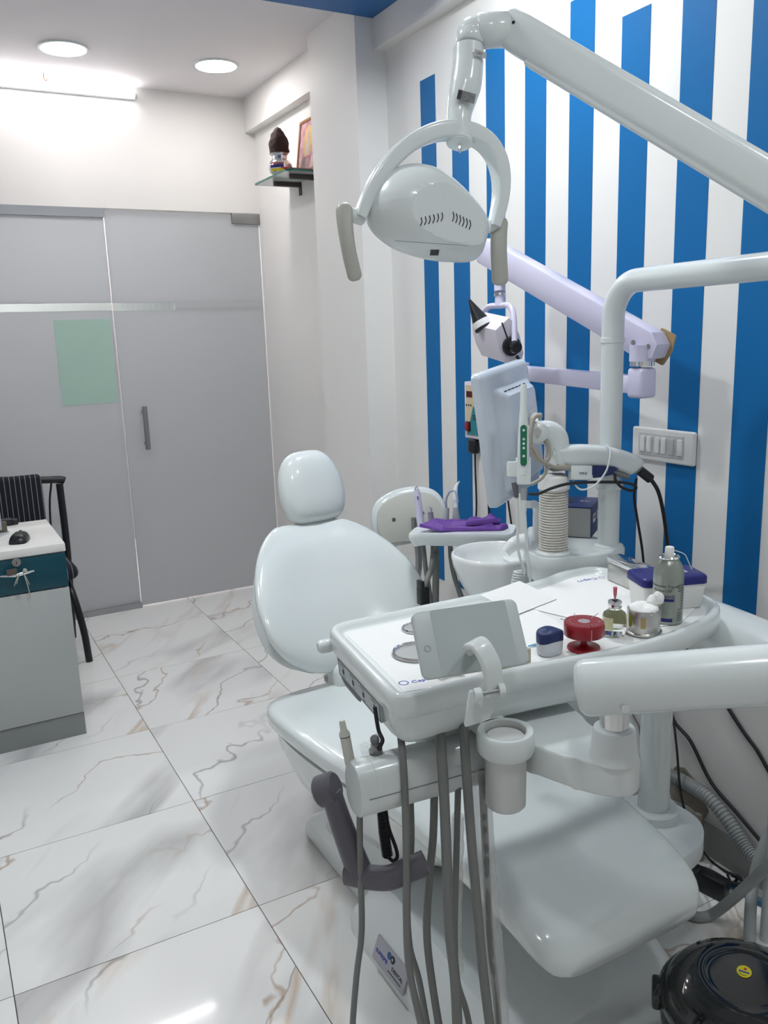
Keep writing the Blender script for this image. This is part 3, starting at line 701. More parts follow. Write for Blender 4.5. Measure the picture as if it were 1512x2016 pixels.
# rim with raised lip and recessed floor
ob('tray_rim', loft([ringz(inset(OT, .006), .888), ringz(inset(OT, .001), .892), ringz(OT, .912), ringz(inset(OT, .001), .924), ringz(inset(OT, .006), .9295), ringz(inset(OT, .014), .929), ringz(inset(OT, .020), .922), ringz(inset(OT, .024), .917)]), UNIT, du, ang=60)
low = [(.578, 1.044), (.70, 1.044), (.82, 1.038), (.92, 1.022), (1.02, 1.01), (1.09, 1.012), (1.16, 1.05), (1.16, 1.30), (1.08, 1.39), (.90, 1.395), (.628, 1.398)]
OL = roundpoly(low, .05, 4)
def lowr(z, d, xl=0.0):
    return [V((max(p[0], xl), p[1], z)) for p in inset(OL, d)]
tb = ob('tray_body', loft([lowr(.834, .045), lowr(.835, .028), lowr(.838, .016), lowr(.846, .007), lowr(.860, .003), lowr(.889, .0)]), UNIT, du, ang=60)
# control panel on the left face
Mp = frame(V((.6015, 1.225, .8715)), (-0.05, -.354, 0), (-.06, 0, 1))
pn = ob('control_panel', prism(rrect(.225, .034, .004), -.004, .0012, M=Mp), mat('panel_film', (0.42, 0.47, 0.48), 0.35), du)
for a, b_ in (((-.11, .0148), (.22, .0008)), ((-.11, -.0148), (.22, .0008))): ob('panel_line', box((0, a[1], .0014), (.217, .0009, .0004), M=Mp), INK, pn)
for x in (-.1085, .1085): ob('panel_line', box((x, 0, .0014), (.0009, .0296, .0004), M=Mp), INK, pn)
for k in range(4):
    x = -.082 + .055 * k
    ob('panel_symbol', box((x, -.001, .0014), (.009, .009, .0004), M=Mp @ Matrix.Rotation(0, 4, 'Z')), INK, pn)
    ob('panel_symbol', box((x - .004, .0095, .0014), (.024, .003, .0004), M=Mp), GREYP, pn)
    ob('panel_symbol', box((x + .002, -.0105, .0014), (.012, .0024, .0004), M=Mp), GREYP, pn)
ob('panel_grip', pillow(rrect(.10, .020, .009), .004, .004, 4, M=frame(V((.618, 1.29, .843)), (-0.05, -.354, 0), (-.35, 0, 1)), rings=4), DKGREY, du)
ob('side_knob', lathe([(0, -.006), (.012, -.006), (.0135, 0), (.013, .016), (.009, .022), (0, .023)], M=zframe(V((.622, 1.388, .893)), (-1, .12, 0)), n=20), UNIT, du)
# paper liners
pz_ = .9172
ob('tray_mat', prism(inset(OT, .026), .9165, .9172), mat('tray_floor', (0.76, 0.78, 0.77), 0.5), du)
pl = tag(ob('paper_liner', prism([(.648, 1.370), (.628, 1.20), (.609, 1.078), (.66, 1.068), (.98, 1.05), (1.02, 1.20), (1.045, 1.368)], pz_, pz_ + .0008), PAPER), 'white paper tray liner with blue lettering under the film viewer', 'paper liner')
M1 = frame(onz(816, 1342, pz_ + .0010), (1, -.12, 0), (0.12, 1, 0))
text('lettering', 'Capri', .013, M1 @ Matrix.Translation((.012, 0, 0)) , INKB, pl, sx=1.2)
ob('printed_ring', lathe([(.007, 0), (.0085, 0), (.0085, .0003), (.007, .0003), (.007, 0)], M1 @ V((-.018, .003, .0)), 14), INKB, pl)
pv, pf = [], []
poly2 = [(1.0, 1.366), (1.05, 1.20), (1.03, 1.085), (1.20, 1.06), (1.288, 1.10), (1.312, 1.25), (1.295, 1.385), (1.235, 1.400), (1.10, 1.366)]
p2 = tag(ob('paper_liner', prism(poly2, pz_ + .0009, pz_ + .0018), PAPER), 'white paper tray liner with upside-down blue lettering beside the steel box', 'paper liner')
M2 = frame(V((1.262, 1.365, pz_ + .0019)), (-1, .1, 0), (-.1, -1, 0))
text('lettering', 'Capri', .018, M2 @ Matrix.Translation((.012, 0, 0)), INKB, p2, sx=1.3)
ob('printed_ring', lathe([(.006, 0), (.0075, 0), (.0075, .0003), (.006, .0003), (.006, 0)], M2 @ V((-.026, .0, .0)), 14), GREYP, p2)
p3 = xf(prism(rrect(.13, .10, .004), 0, .0008), frame(V((1.03, 1.33, pz_ + .0125)), (1, .25, 0), (-.25, 1, .20)))
tag(ob('paper_napkin', p3, PAPER), 'loose white paper corner lifted over the tray edge', 'paper')
# bracket under the tray to the pivot
zb0, zb1 = .772, .828
bk_ = [(.93, 1.12), (.84, 1.05), (.80, .93), (.818, .86), (.865, .832), (.91, .845), (.93, .89), (.96, 1.0), (1.08, 1.12), (1.08, 1.22), (.95, 1.22)]
bk_ = [(.78, 1.26), (.765, 1.16), (.775, 1.05), (.80, .95), (.834, .875), (.872, .846), (.908, .862), (.915, .90), (.915, .98), (.94, 1.08), (.98, 1.20), (.98, 1.26)]
ob('tray_bracket', prism(roundpoly(bk_, .04, 4), .765, .818, .006, 3), UNITM, du)
ob('bracket_block', box2((.80, 1.09, .812), (.95, 1.24, .84), .006), UNITM, du)
pv_ = V((.872, .888, 0))
ob('pivot_cup', lathe([(0, 0), (.039, 0), (.036, .008), (.033, .045), (.031, .050), (.024, .052), (0, .052)], (pv_.x, pv_.y, .816), 28), UNITM, du)
ob('pivot_pin', cyl((pv_.x, pv_.y, .86), (pv_.x, pv_.y, .95), .0225, 24), CHROME, du)
# balance arm tube
a_, b_ = at(1155, 1353, 1.245), at(1512, 1328, 1.165)
dirn = (b_ - a_).normalized(); e_ = a_ + dirn * .62
rg = [(.0385 * math.cos(2 * math.pi * k / 28), .0435 * math.sin(2 * math.pi * k / 28)) for k in range(28)]
ob('balance_arm', sweep([a_, a_ + dirn * .2, e_], rg), UNIT, du, ang=60)
ob('arm_cap', sweep([a_ - dirn * .016, a_ - dirn * .0155, a_ - dirn * .0125, a_ - dirn * .006, a_ + dirn * .0], rg, scales=[.3, .55, .82, .96, 1.0]), UNIT, du, ang=70)
sp = at(1227, 1392, 1.185)
rt_ = CR
ob('arm_screw', cyl(sp, sp - CD * .012, .0055, 14), CHROME, du)
# post, elbow and arm to the wall side
po = V((1.385, 1.278, 0))
ob('support_post', cyl((po.x, po.y, .34), (po.x, po.y, .80), .0355, 28), UNIT, du)
ob('post_collar', lathe([(.036, 0), (.058, 0), (.058, .022), (.054, .026), (.036, .026)], (po.x, po.y, .340), 32), UNITM, du)
el = [V((po.x, po.y, .775)), V((po.x, po.y, .80)), V((1.392, 1.25, .835)), V((1.39, 1.18, .85)), V((1.37, 1.0, .85)), V((1.33, .75, .85)), V((1.22, .52, .86))]
ob('elbow_arm', sweep(spline(el, 6), [(.062 * math.cos(2 * math.pi * k / 24), .05 * math.sin(2 * math.pi * k / 24)) for k in range(24)], scales=None), UNIT, du, ang=70)
ob('elbow_joint', cyl((e_.x, e_.y, .80), (e_.x, e_.y, e_.z + .05), .05, 24, bev=.008), UNIT, du)
# cup holder below tray
cu_ = at(995, 1462, 1.345)
ob('cup_holder', lathe([(.034, -.003), (.043, -.003), (.0465, .004), (.0465, .030), (.044, .034), (.036, .034), (.034, -.003)], (cu_.x, cu_.y, cu_.z - .012), 36), UNITM, du)
ob('holder_arm', box2((cu_.x - .02, cu_.y + .035, cu_.z - .005), (cu_.x + .03, 1.18, cu_.z + .022), .006), UNITM, du)
cup = thing('waste_cup', 'translucent white plastic cup hanging in the ring under the tray', 'cup')
ob('cup_body', lathe([(0, -.098), (.029, -.098), (.0325, -.094), (.0338, .0), (.036, .0345), (.0335, .0345), (.031, -.09), (0, -.093)], (cu_.x, cu_.y, cu_.z - .012), 36), mat('cup_plastic', (0.70, 0.72, 0.70), 0.35, trans=0.15, var=0.01), cup)
ob('cup_lid', lathe([(0, .024), (.030, .024), (.0305, .020), (0, .020)], (cu_.x, cu_.y, cu_.z - .012), 30), PAPER, cup)
# instrument bar
ba, bb_ = at(698, 1547, 1.36), at(985, 1480, 1.36)
bd = (bb_ - ba); bd.z = 0; bl = bd.length; bd.normalize()
ba = V((.525, 1.105, .762)); bd = V((1, -.085, 0)).normalized(); 
rb = []
for k in range(32):
    a = 2 * math.pi * k / 32; ca, sa = math.cos(a), math.sin(a)
    rb.append((.036 * math.copysign(abs(ca) ** .75, ca), .0455 * math.copysign(abs(sa) ** .85, sa)))
ob('instrument_bar', sweep([ba, ba + bd * .003, ba + bd * .24], rb, scales=[.955, 1, 1]), UNIT, du, ang=50)
ob('bar_seam', join(*[sweep([ba + bd * (s), ba + bd * (s + .0012)], rb, scales=[1.004, 1.004]) for s in (.028, .075)]), UNITM, du)
nb = V((bd.y, -bd.x, 0))
ob('bar_seam', box((0, 0, 0), (.23, .0016, .0012), M=frame(ba + bd * .125 - V((0, .0362, .004)), bd, (0, 1, 0))), GREYP, du)
ob('bar_bracket', box2((.66, 1.10, .79), (.74, 1.20, .84), .004), UNITM, du)
# dark handle hanging from the bar end
kk = at(640, 1553, 1.392)
hk_ = ob('pull_handle', join(
    tube([at(652, 1560, 1.385), at(668, 1610, 1.385), at(690, 1670, 1.385), at(712, 1725, 1.385)], [.0175, .0185, .0205, .022], 16, 5),
    sweep(spline([at(684, 1718, 1.39), at(722, 1726, 1.375), at(765, 1728, 1.365), at(805, 1712, 1.36), at(838, 1697, 1.36)], 5), rrect(.034, .036, .012, 3), scales=[(1, 1)] * 21)), DKGREY, du, ang=55)
ob('handle_knob', cyl(at(626, 1560, 1.395), at(662, 1548, 1.385), .0265, 24, bev=.004), DKGREY, du)
# film viewer clipped to the tray
vT = [at(808, 1207, 1.245), at(1016, 1178, 1.285), at(1042, 1305, 1.255), at(835, 1340, 1.215)]
vc = sum(vT, V()) / 4; vx = (vT[1] - vT[0] + vT[2] - vT[3]); vy = (vT[0] - vT[3] + vT[1] - vT[2])
w_, h_ = vx.length / 2, vy.length / 2
Mv = frame(vc, vx, vy)
fv = ob('film_viewer', prism(rrect(w_, h_, .011, 4), -.010, .002, .002, M=Mv), mat('viewer_grey', (0.52, 0.57, 0.57), 0.3, var=0.01), du)
ob('viewer_face', prism(rrect(w_ * .72, h_ * .985, .004, 3), .002, .0026, M=Mv @ Matrix.Translation((w_ * .03, 0, 0))), mat('viewer_face', (0.46, 0.51, 0.51), 0.22, var=0.01), fv)
ob('viewer_button', lathe([(.0038, .002), (.0050, .002), (.0050, .0026), (.0038, .0026), (.0038, .002)], n=18, M=Mv @ Matrix.Translation((-w_ * .415, -h_ * .06, 0))), mat('button_ring', (0.30, 0.38, 0.42), 0.3), fv)
arm_pts = [at(935, 1278, 1.235), at(930, 1268, 1.205), at(945, 1270, 1.185), at(965, 1305, 1.178), at(972, 1345, 1.185), at(970, 1368, 1.19)]
ob('viewer_arm', sweep(spline(arm_pts, 6), rrect(.030, .011, .0045, 3), up=-CD), UNIT, fv, ang=50)
hA, hB = at(934, 1368, 1.178), at(994, 1357, 1.182)
ob('viewer_hinge', cyl(hA, hA + (hB - hA) * .24, .0092, 18, bev=.001), UNIT, fv)
ob('viewer_hinge', cyl(hA + (hB - hA) * .80, hB, .0092, 18, bev=.001), UNIT, fv)
ob('hinge_pin', cyl(hA, hB, .003, 10), BRUSH, fv)
Mk = frame(at(955, 1385, 1.205), CR, CU)
ob('clip_plate', prism(roundpoly([(-.022, .018), (.022, .014), (.006, -.022), (-.030, -.034)], .004, 3), -.012, .004, .001, M=Mk), UNITM, fv)

# hoses hanging below the tray and the bar
HOSES = [
    ([(708, 1590), (709, 1700), (712, 1830), (702, 1920), (694, 2030)], 1.36, .0052),
    ([(787, 1436), (792, 1480), (797, 1560), (800, 1680), (800, 1800), (806, 1910), (834, 2040)], 1.330, .0060),
    ([(807, 1535), (810, 1660), (802, 1760), (806, 1860), (825, 1930), (845, 2040)], 1.395, .0054),
    ([(866, 1425), (869, 1480), (874, 1560), (879, 1680), (885, 1830), (896, 1930), (902, 2050)], 1.330, .0084),
    ([(856, 1515), (853, 1640), (846, 1720), (840, 1830), (850, 1930), (870, 2050)], 1.395, .0068),
    ([(911, 1415), (915, 1470), (921, 1560), (930, 1680), (941, 1800), (952, 1920), (968, 2050)], 1.330, .0078),
    ([(903, 1500), (900, 1620), (897, 1740), (895, 1850), (900, 1930), (918, 1990), (930, 2050)], 1.395, .0055),
    ([(949, 1530), (955, 1650), (960, 1760), (966, 1860), (976, 1950), (984, 2050)], 1.395, .0064),
]
for p, D, r in HOSES:
    hp3 = [at(x, y, D + .02 * i / len(p)) for i, (x, y) in enumerate(p)]
    if p[0][1] < 1450: hp3[0] = at(p[0][0], p[0][1], D + .045)
    e3 = hp3[-1]; hp3 += [V((e3.x + .01, e3.y + .01, .30)), V((e3.x + .03, e3.y + .05, .10)), V((.774, 1.12 + .5 * (r - .005) + .02 * len(p), .03))]
    ob('instrument_hose', tube(hp3, r, 10, 5), HOSE, du)
for p, D, r in (([(902, 1605), (899, 1680), (897, 1760), (896, 1850), (901, 1910)], 1.405, .0115), ([(945, 1510), (950, 1600), (955, 1700), (964, 1800), (972, 1880), (985, 2040)], 1.405, .018)):
    pts = spline([at(x, y, D + .02 * i / len(p)) for i, (x, y) in enumerate(p)], 8)
    ob('plastic_sleeve', sweep(pts, circ(r, 12), scales=[(1 + .22 * noise.noise(V((k * .9, r * 50, 0))), 1 + .2 * noise.noise(V((k * .7, 3, r * 9)))) for k in range(len(pts))], cap=False), PLASTIC_CLEAR, du)
# instruments standing in the bar
s1 = thing('air_syringe', 'beige capped instrument handpiece standing in the bar end', 'instrument')
q0, q1 = at(687, 1490, 1.352), at(673, 1418, 1.342)
ax = (q1 - q0).normalized(); L = (q1 - q0).length
ob('shaft', cyl(q0 - ax * .012, q0 + ax * L * .56, .0085, 18), BEIGE, s1)
ob('black_ring', cyl(q0 + ax * L * .56, q0 + ax * L * .585, .0087, 18), BLACK, s1)
ob('cap', xf(lathe([(0, 0), (.0092, 0), (.0085, .005), (.0058, .010), (.0048, .024), (.0042, .026), (0, .026)], n=18), zframe(q0 + ax * L * .585, ax)), BEIGE, s1)
s2 = thing('handpiece_coupling', 'grey threaded handpiece coupling wrapped in clear film on the bar', 'instrument')
q0 = at(740, 1480, 1.362); ax = V((-.05, 0, 1)).normalized()
ob('thread', xf(lathe([(0, -.005), (.011, -.005), (.011, .005), (.0075, .008), (.0075, .014), (.0065, .015), (.0065, .018), (.0075, .019), (.0075, .025), (.005, .028), (0, .028)], n=18), zframe(q0, ax)), mat('coupling_grey', (0.16, 0.17, 0.17), 0.4), s2)
fl = [at(705, 1465, 1.37), at(722, 1460, 1.38), at(742, 1442, 1.385), at(752, 1465, 1.375), at(754, 1478, 1.36), at(735, 1484, 1.352), at(712, 1486, 1.352)]
vs = fl + [at(730, 1472, 1.345)]
ob('clear_film', (vs, [[i, (i + 1) % 7, 7] for i in range(7)]), PLASTIC_CLEAR, s2, smooth=False)
bc_ = thing('coiled_cord', 'black coiled cord looping below the instrument bar', 'cord')
p0, p1 = at(744, 1562, 1.39), at(763, 1686, 1.40)
pts = []
for k in range(240):
    s = k / 239; c = p0 + (p1 - p0) * s; rr = .0022 + .0052 * min(1, s * 1.6); a = k * 2 * math.pi / 8
    pts.append(c + CR * rr * math.cos(a) + CD * rr * math.sin(a))
ob('coil', tube(pts, .0022, 5, 1), RUBBER, bc_)
ob('lead', tube([at(763, 1686, 1.40), at(774, 1695, 1.40), at(782, 1687, 1.40), at(779, 1668, 1.40), at(766, 1632, 1.40), at(760, 1598, 1.40), at(758, 1558, 1.39)], .0032, 8, 6), RUBBER, bc_)
ob('lead', tube([at(738, 1392, 1.36), at(742, 1420, 1.36), at(746, 1440, 1.36), at(753, 1456, 1.352), at(750, 1466, 1.350), at(746, 1474, 1.353)], .0035, 8, 6), RUBBER, bc_)

# ------------------------------------------------------------------ things on the tray
KSC = []
pz1 = pz_ + .0009; pz2 = pz_ + .0019
t = thing('round_mirror', 'round mirror dish with a chrome rim lying beside the film viewer', 'mirror')
mc_ = onz(820, 1283, pz1 + .004)
ob('rim', lathe([(.038, 0), (.043, .001), (.0445, .004), (.042, .0075), (.039, .006), (.038, 0)], (mc_.x, mc_.y, pz1), 44), CHROME, t)
ob('plate', lathe([(0, 0), (.039, 0), (.039, .003), (0, .003)], (mc_.x, mc_.y, pz1), 40), mat('mirror_plate', (0.62, 0.63, 0.63), 0.18, metal=0.6), t)
t = thing('small_round_mirror', 'small round chrome mirror behind the film viewer corner', 'mirror')
m2 = onz(822, 1235, pz1 + .004)
ob('rim', lathe([(.026, 0), (.030, .001), (.031, .004), (.029, .006), (.027, .005), (.026, 0)], (m2.x, m2.y, pz1), 36), CHROME, t)
ob('plate', lathe([(0, 0), (.027, 0), (.027, .003), (0, .003)], (m2.x, m2.y, pz1), 36), MATS['mirror_plate'], t)
bo_ = onz(1006, 1326, pz1)
Mx = frame(V((bo_.x + .01, bo_.y + .035, pz1)), (1, .04, 0), (-.04, 1, 0))
t = thing('card_box', 'small beige cardboard box lying behind the film viewer', 'box')
ob('box_body', box((0, 0, .0125), (.092, .036, .025), .0008, M=Mx), WIREBEIGE, t)
ob('printed_edge', box((.0458, 0, .0125), (.0012, .030, .016), M=Mx), mat('brown_print', (0.16, 0.13, 0.08), 0.6), t)
t = thing('denture_model', 'small white row of model teeth under the film viewer', 'dental model')
for k in range(7):
    tp = onz(872 + 7 * k, 1340 - 1.2 * k - 2.5 * math.sin(k / 6 * math.pi), pz1)
    ob('tooth', lathe([(0, 0), (.0038, 0), (.0042, .005), (.003, .0085), (0, .009)], (tp.x, tp.y + .006, pz1), 10), PAPER, t)
ob('gum_base', tube([onz(868 + 8 * k, 1341 - 1.2 * k - 2.5 * math.sin(k / 6 * math.pi), pz1) + V((0, .007, .0026)) for k in range(7)], .0027, 8, 2), BEIGE, t)
t = thing('pipette_tip', 'pale blue plastic tip lying by the beige box', 'tip')
ob('tip_body', tube([onz(1040, 1275, pz1) + V((0, 0, .003)), onz(1064, 1270, pz1) + V((0, 0, .003))], [.0014, .003], 8, 2), mat('pale_blue', (0.22, 0.50, 0.66), 0.4), t)
# petroleum jelly jar
jc = onz(1082, 1287, pz1); t = thing('jelly_jar', 'small frosted oval jar with a navy blue lid', 'jar')
oj = [(.0235 * math.copysign(abs(math.cos(a)) ** .8, math.cos(a)), .018 * math.copysign(abs(math.sin(a)) ** .8, math.sin(a))) for a in [2 * math.pi * k / 28 for k in range(28)]]
def jring(s, z, wv=0): return [V((jc.x + p[0] * s, jc.y + p[1] * s, pz1 + z + wv * (1 - (p[0] / .0235) ** 2))) for p in oj]
ob('jar_body', loft([jring(.80, 0), jring(.94, .003), jring(.99, .012), jring(1, .024), jring(.97, .028)]), JARW, t, ang=60)
ob('jar_lid', loft([jring(1.02, .023, .005), jring(1.03, .027, .005), jring(1.03, .036, .003), jring(.99, .0405, .004), jring(.8, .0425, .004), jring(.3, .043, .004)]), NAVY, t, ang=60)
# red file stand
rc = onz(1149, 1277, pz1); t = thing('file_stand', 'red plastic endodontic file stand with needles stuck in it', 'file stand')
ob('base', lathe([(0, 0), (.028, 0), (.029, .002), (.028, .005), (.010, .0065), (.006, .010), (.0055, .030), (0, .030)], (rc.x, rc.y, pz1), 36), RED, t)
ob('drum', lathe([(0, .0265), (.0340, .0265), (.0350, .028), (.0350, .049), (.0335, .051), (0, .051)], (rc.x, rc.y, pz1), 40), RED, t)
dl = ob('drum_label', lathe([(0, .0510), (.0105, .0510), (.0105, .0514), (0, .0514)], (rc.x, rc.y, pz1), 24), mat('silver_label', (0.40, 0.38, 0.40), 0.4), t)
for k in range(22):
    a = 2 * math.pi * k / 22
    Mq = Matrix.Translation((rc.x, rc.y, pz1 + .0512)) @ Matrix.Rotation(a, 4, 'Z') @ Matrix.Translation((.0255, 0, 0))
    ob('printed_mark', box((0, 0, 0), (.0028, .0013 + .0012 * (k % 3), .0003), M=Mq), GREYP, dl)
for (dx, dy, a, l) in ((-.018, .014, 2.6, .018), (.004, .024, 1.3, .010), (.018, .004, .2, .022), (-.012, -.014, 3.9, .02), (-.004, -.017, 4.3, .016), (.018, -.014, 5.4, .018)):
    s = V((rc.x + dx, rc.y + dy, pz1 + .050)); e2 = s + V((math.cos(a) * l, math.sin(a) * l, .005))
    ob('needle', cyl(s, e2, .0007, 6), STEEL, t)
for a in (4.35, 5.45): ob('needle', cyl((rc.x + .0354 * math.cos(a), rc.y + .0354 * math.sin(a), pz1 + .026), (rc.x + .0354 * math.cos(a), rc.y + .0354 * math.sin(a), pz1 + .046), .0007, 6), STEEL, t)
# vial
pz1 = pz2                      # from here on things stand on the upper liner
vc_ = onz(1209, 1248, pz1); t = thing('medicine_vial', 'clear glass vial with pale yellow label and pink needle in its stopper', 'vial')
ob('glass_body', lathe([(0, 0), (.017, 0), (.0185, .003), (.0185, .030), (.0165, .036), (.010, .041), (.0085, .043), (.0085, .047), (0, .047)], (vc_.x, vc_.y, pz1), 32), GLASS, t)
ob('liquid', lathe([(0, .003), (.0165, .003), (.0165, .013), (0, .013)], (vc_.x, vc_.y, pz1), 28), GLASS, t)
lab = []
for k in range(25):
    a = -2.9 + 3.6 * k / 24
    for z in (.011, .0315): lab.append(V((vc_.x + .0187 * math.cos(a), vc_.y + .0187 * math.sin(a), pz1 + z)))
ob('label_back', ([V((2 * vc_.x - v.x, 2 * vc_.y - v.y, v.z)) for v in lab], [[2 * k, 2 * k + 2, 2 * k + 3, 2 * k + 1] for k in range(24)]), mat('cream_label', (0.66, 0.66, 0.40), 0.5), t)
ly = []
for k in range(7):
    a = -.75 + .55 * k / 6
    for z in (.011, .0315): ly.append(V((vc_.x + .0189 * math.cos(a), vc_.y + .0189 * math.sin(a), pz1 + z)))
ob('label_edge', (ly, [[2 * k, 2 * k + 2, 2 * k + 3, 2 * k + 1] for k in range(6)]), YEL, t)
ob('crimp_cap', lathe([(0, .045), (.0105, .045), (.011, .046), (.011, .0535), (.010, .055), (.005, .0555), (0, .0553)], (vc_.x, vc_.y, pz1), 26), CHROME, t)
ob('stopper', lathe([(0, .0553), (.004, .0553), (.004, .0563), (0, .0563)], (vc_.x, vc_.y, pz1), 16), BLACK, t)
ob('needle', cyl((vc_.x, vc_.y, pz1 + .035), (vc_.x, vc_.y, pz1 + .060), .0005, 6), STEEL, t)
ob('needle_hub', lathe([(0, .058), (.0014, .058), (.0018, .062), (.0026, .064), (.0034, .076), (.0037, .0765), (.0032, .077), (0, .070)], (vc_.x, vc_.y, pz1), 14), PINKP, t)
KSC.append((t, V((vc_.x, vc_.y, pz1)), 1.16))
# steel cotton holder
cc = onz(1266, 1243, pz1); t = thing('cotton_holder', 'dented steel cotton holder with a wide foot ring', 'holder')
ob('can_body', lathe([(0, 0), (.0335, 0), (.0340, .0015), (.0335, .0035), (.0298, .005), (.0298, .044), (.0290, .046), (.0275, .046), (.0275, .010), (0, .008)], (cc.x, cc.y, pz1), 40), STEEL, t)
st = []
for k in range(7):
    a = 3.75 + .30 * k / 6
    for z in (.015, .036): st.append(V((cc.x + .0301 * math.cos(a), cc.y + .0301 * math.sin(a), pz1 + z)))
ob('old_label', (st, [[2 * k, 2 * k + 2, 2 * k + 3, 2 * k + 1] for k in range(6)]), mat('old_label', (0.42, 0.30, 0.13), 0.5), t)
blob = pillow(circ(.028, 26), .012, .010, 2.5, M=Matrix.Translation((cc.x, cc.y, pz1 + .043)), rings=8)
blob2 = pillow([(p[0] * 1.0, p[1] * .62) for p in circ(.018, 22)], .012, .010, 2.3, M=frame(V((cc.x + .022, cc.y - .006, pz1 + .058)), (.72, -.3, .62), (0.3, 1, 0)), rings=7)
cot = join(blob, blob2)
cot = ([v + V((.004 * noise.noise(v * 90), .004 * noise.noise(v * 90 + V((7, 1, 2))), .007 * noise.noise(v * 70 + V((3, 9, 4))))) for v in cot[0]], cot[1])
tag(ob('cotton_wool', cot, COTTON, ang=80), 'fluffy white cotton wool piled on the steel holder', 'cotton')
# spray can
sc_ = onz(1313, 1221, pz1); t = thing('spray_can', 'grey aerosol spray can with a white nozzle and bent straw', 'spray can')
Rc = .0245
ob('can', lathe([(0, 0), (Rc - .001, 0), (Rc, .001), (Rc, .080), (.0236, .088), (.0205, .098), (.0155, .1055), (.0142, .107), (.016, .109), (.0165, .1105), (.0155, .112), (.0145, .1112), (.0135, .108), (0, .1065)], (sc_.x, sc_.y, pz1), 44), SPRAY, t)
ob('can_ring', lathe([(.0142, .1068), (.0165, .1085), (.0170, .1105), (.0155, .1122), (.0140, .1112), (.0142, .1068)], (sc_.x, sc_.y, pz1), 36), CHROME, t)
ob('nozzle', lathe([(0, .108), (.0072, .108), (.0076, .112), (.0072, .1255), (.0064, .127), (0, .1272)], (sc_.x, sc_.y, pz1), 24), PAPER, t)
n0 = V((sc_.x, sc_.y, pz1 + .1205)); fwd = V((.9, -.42, 0))
ob('straw', tube([n0 + fwd * .007, n0 + fwd * .014 + V((0, 0, -.002)), n0 + fwd * .026 + V((0, 0, -.008)), n0 + fwd * .031 + V((0, 0, -.017)), n0 + fwd * .039 + V((0, 0, -.034))], .0009, 6, 3), CABLEW, t)
def canwrap(body, size, ang, z, m_, sx=1.0):
    o = text('lettering', body, size, Matrix(), m_, t, depth=.0, sx=sx)
    L_ = V(o.location)
    for v in o.data.vertices:
        p = L_ + v.co; a = ang + p.x / Rc; v.co = V((sc_.x + (Rc + .0004) * math.cos(a), sc_.y + (Rc + .0004) * math.sin(a), pz1 + z + p.y))
    o.location = (0, 0, 0); o.data.update(); return o
def canband(a0, a1, z0, z1, m_):
    vs = []
    for k in range(13):
        a = a0 + (a1 - a0) * k / 12
        for z in (z0, z1): vs.append(V((sc_.x + (Rc + .0003) * math.cos(a), sc_.y + (Rc + .0003) * math.sin(a), pz1 + z)))
    ob('printed_band', (vs, [[2 * k, 2 * k + 2, 2 * k + 3, 2 * k + 1] for k in range(12)]), m_, t)
canwrap('Benzocaine Topical', .0062, 3.62, .0655, INK); canwrap('Aerosol USP', .0062, 3.50, .058, INK)
canwrap('Summit', .0105, 3.70, .0485, NAVY2); canband(2.9, 4.30, .040, .0445, NAVY2); canband(3.5, 4.22, .005, .011, NAVY2)
for k in range(3): canband(4.55, 5.25, .066 - .0045 * k, .0672 - .0045 * k, INK)
for k in range(6): canband(4.82, 5.2, .052 - .0045 * k, .053 - .0045 * k, INK)
canwrap('ICPA', .006, 4.85, .0255, INK)
for k in range(6): canband(4.58, 5.1, .0205 - .0028 * k, .0212 - .0028 * k, INK)
KSC.append((t, V((sc_.x, sc_.y, pz1)), 1.14))
# steel instrument box
t = thing('steel_box', 'shiny steel instrument box with a dark lid beside the spray can', 'box')
sq = onz(1206, 1143, pz2); sq2 = onz(1270, 1171, pz2)
sdir = (sq2 - sq); sdir.z = 0; sl = sdir.length + .012
Mst = frame((sq + sq2) / 2 + V((.001, .004, 0)), sdir, (-sdir.y, sdir.x, 0))
ob('box_body', box((0, .008, .021), (sl, .034, .042), .004, 2, M=Mst), STEEL, t)
ob('box_lid', box((0, .008, .049), (sl + .003, .037, .017), .005, 3, M=Mst), CHROME, t)
# navy lidded box
t = thing('plastic_box', 'white plastic box with a navy blue lettered lid behind the spray can', 'box')
pb = onz(1388, 1212, pz1)
Mpb = frame(V((1.262, 1.152, pz1)), (.94, -.34, 0), (.34, .94, 0))
ob('box_body', loft([[Mpb @ V((p[0], p[1], z)) for p in rrect(w, d, .010, 4)] for z, w, d in ((0, .118, .068), (.002, .122, .072), (.052, .132, .082))]), PAPER, t, ang=50)
ld = ob('box_lid', loft([[Mpb @ V((p[0], p[1], z)) for p in rrect(w, d, r, 4)] for z, w, d, r in ((.051, .136, .086, .012), (.064, .136, .086, .012), (.067, .132, .082, .012), (.0685, .120, .072, .012))]), NAVY2, t, ang=50)
text('lettering', 'SHYAM', .0115, Mpb @ Matrix.Translation((.034, .004, .0688)) @ Matrix.Rotation(math.radians(-90), 4, 'Z'), INKW, ld, sx=1.0)
text('lettering', 'De', .010, Mpb @ Matrix.Translation((.010, .012, .0688)) @ Matrix.Rotation(math.radians(-90), 4, 'Z'), INKW, ld)

for t_, base_, k_ in KSC:      # these two stand taller than first drawn: grow about the base on the tray
    for o in t_.children:
        L_ = V(o.location)
        for v in o.data.vertices: v.co = v.co * k_
        o.location = base_ + (L_ - base_) * k_; o.data.update()

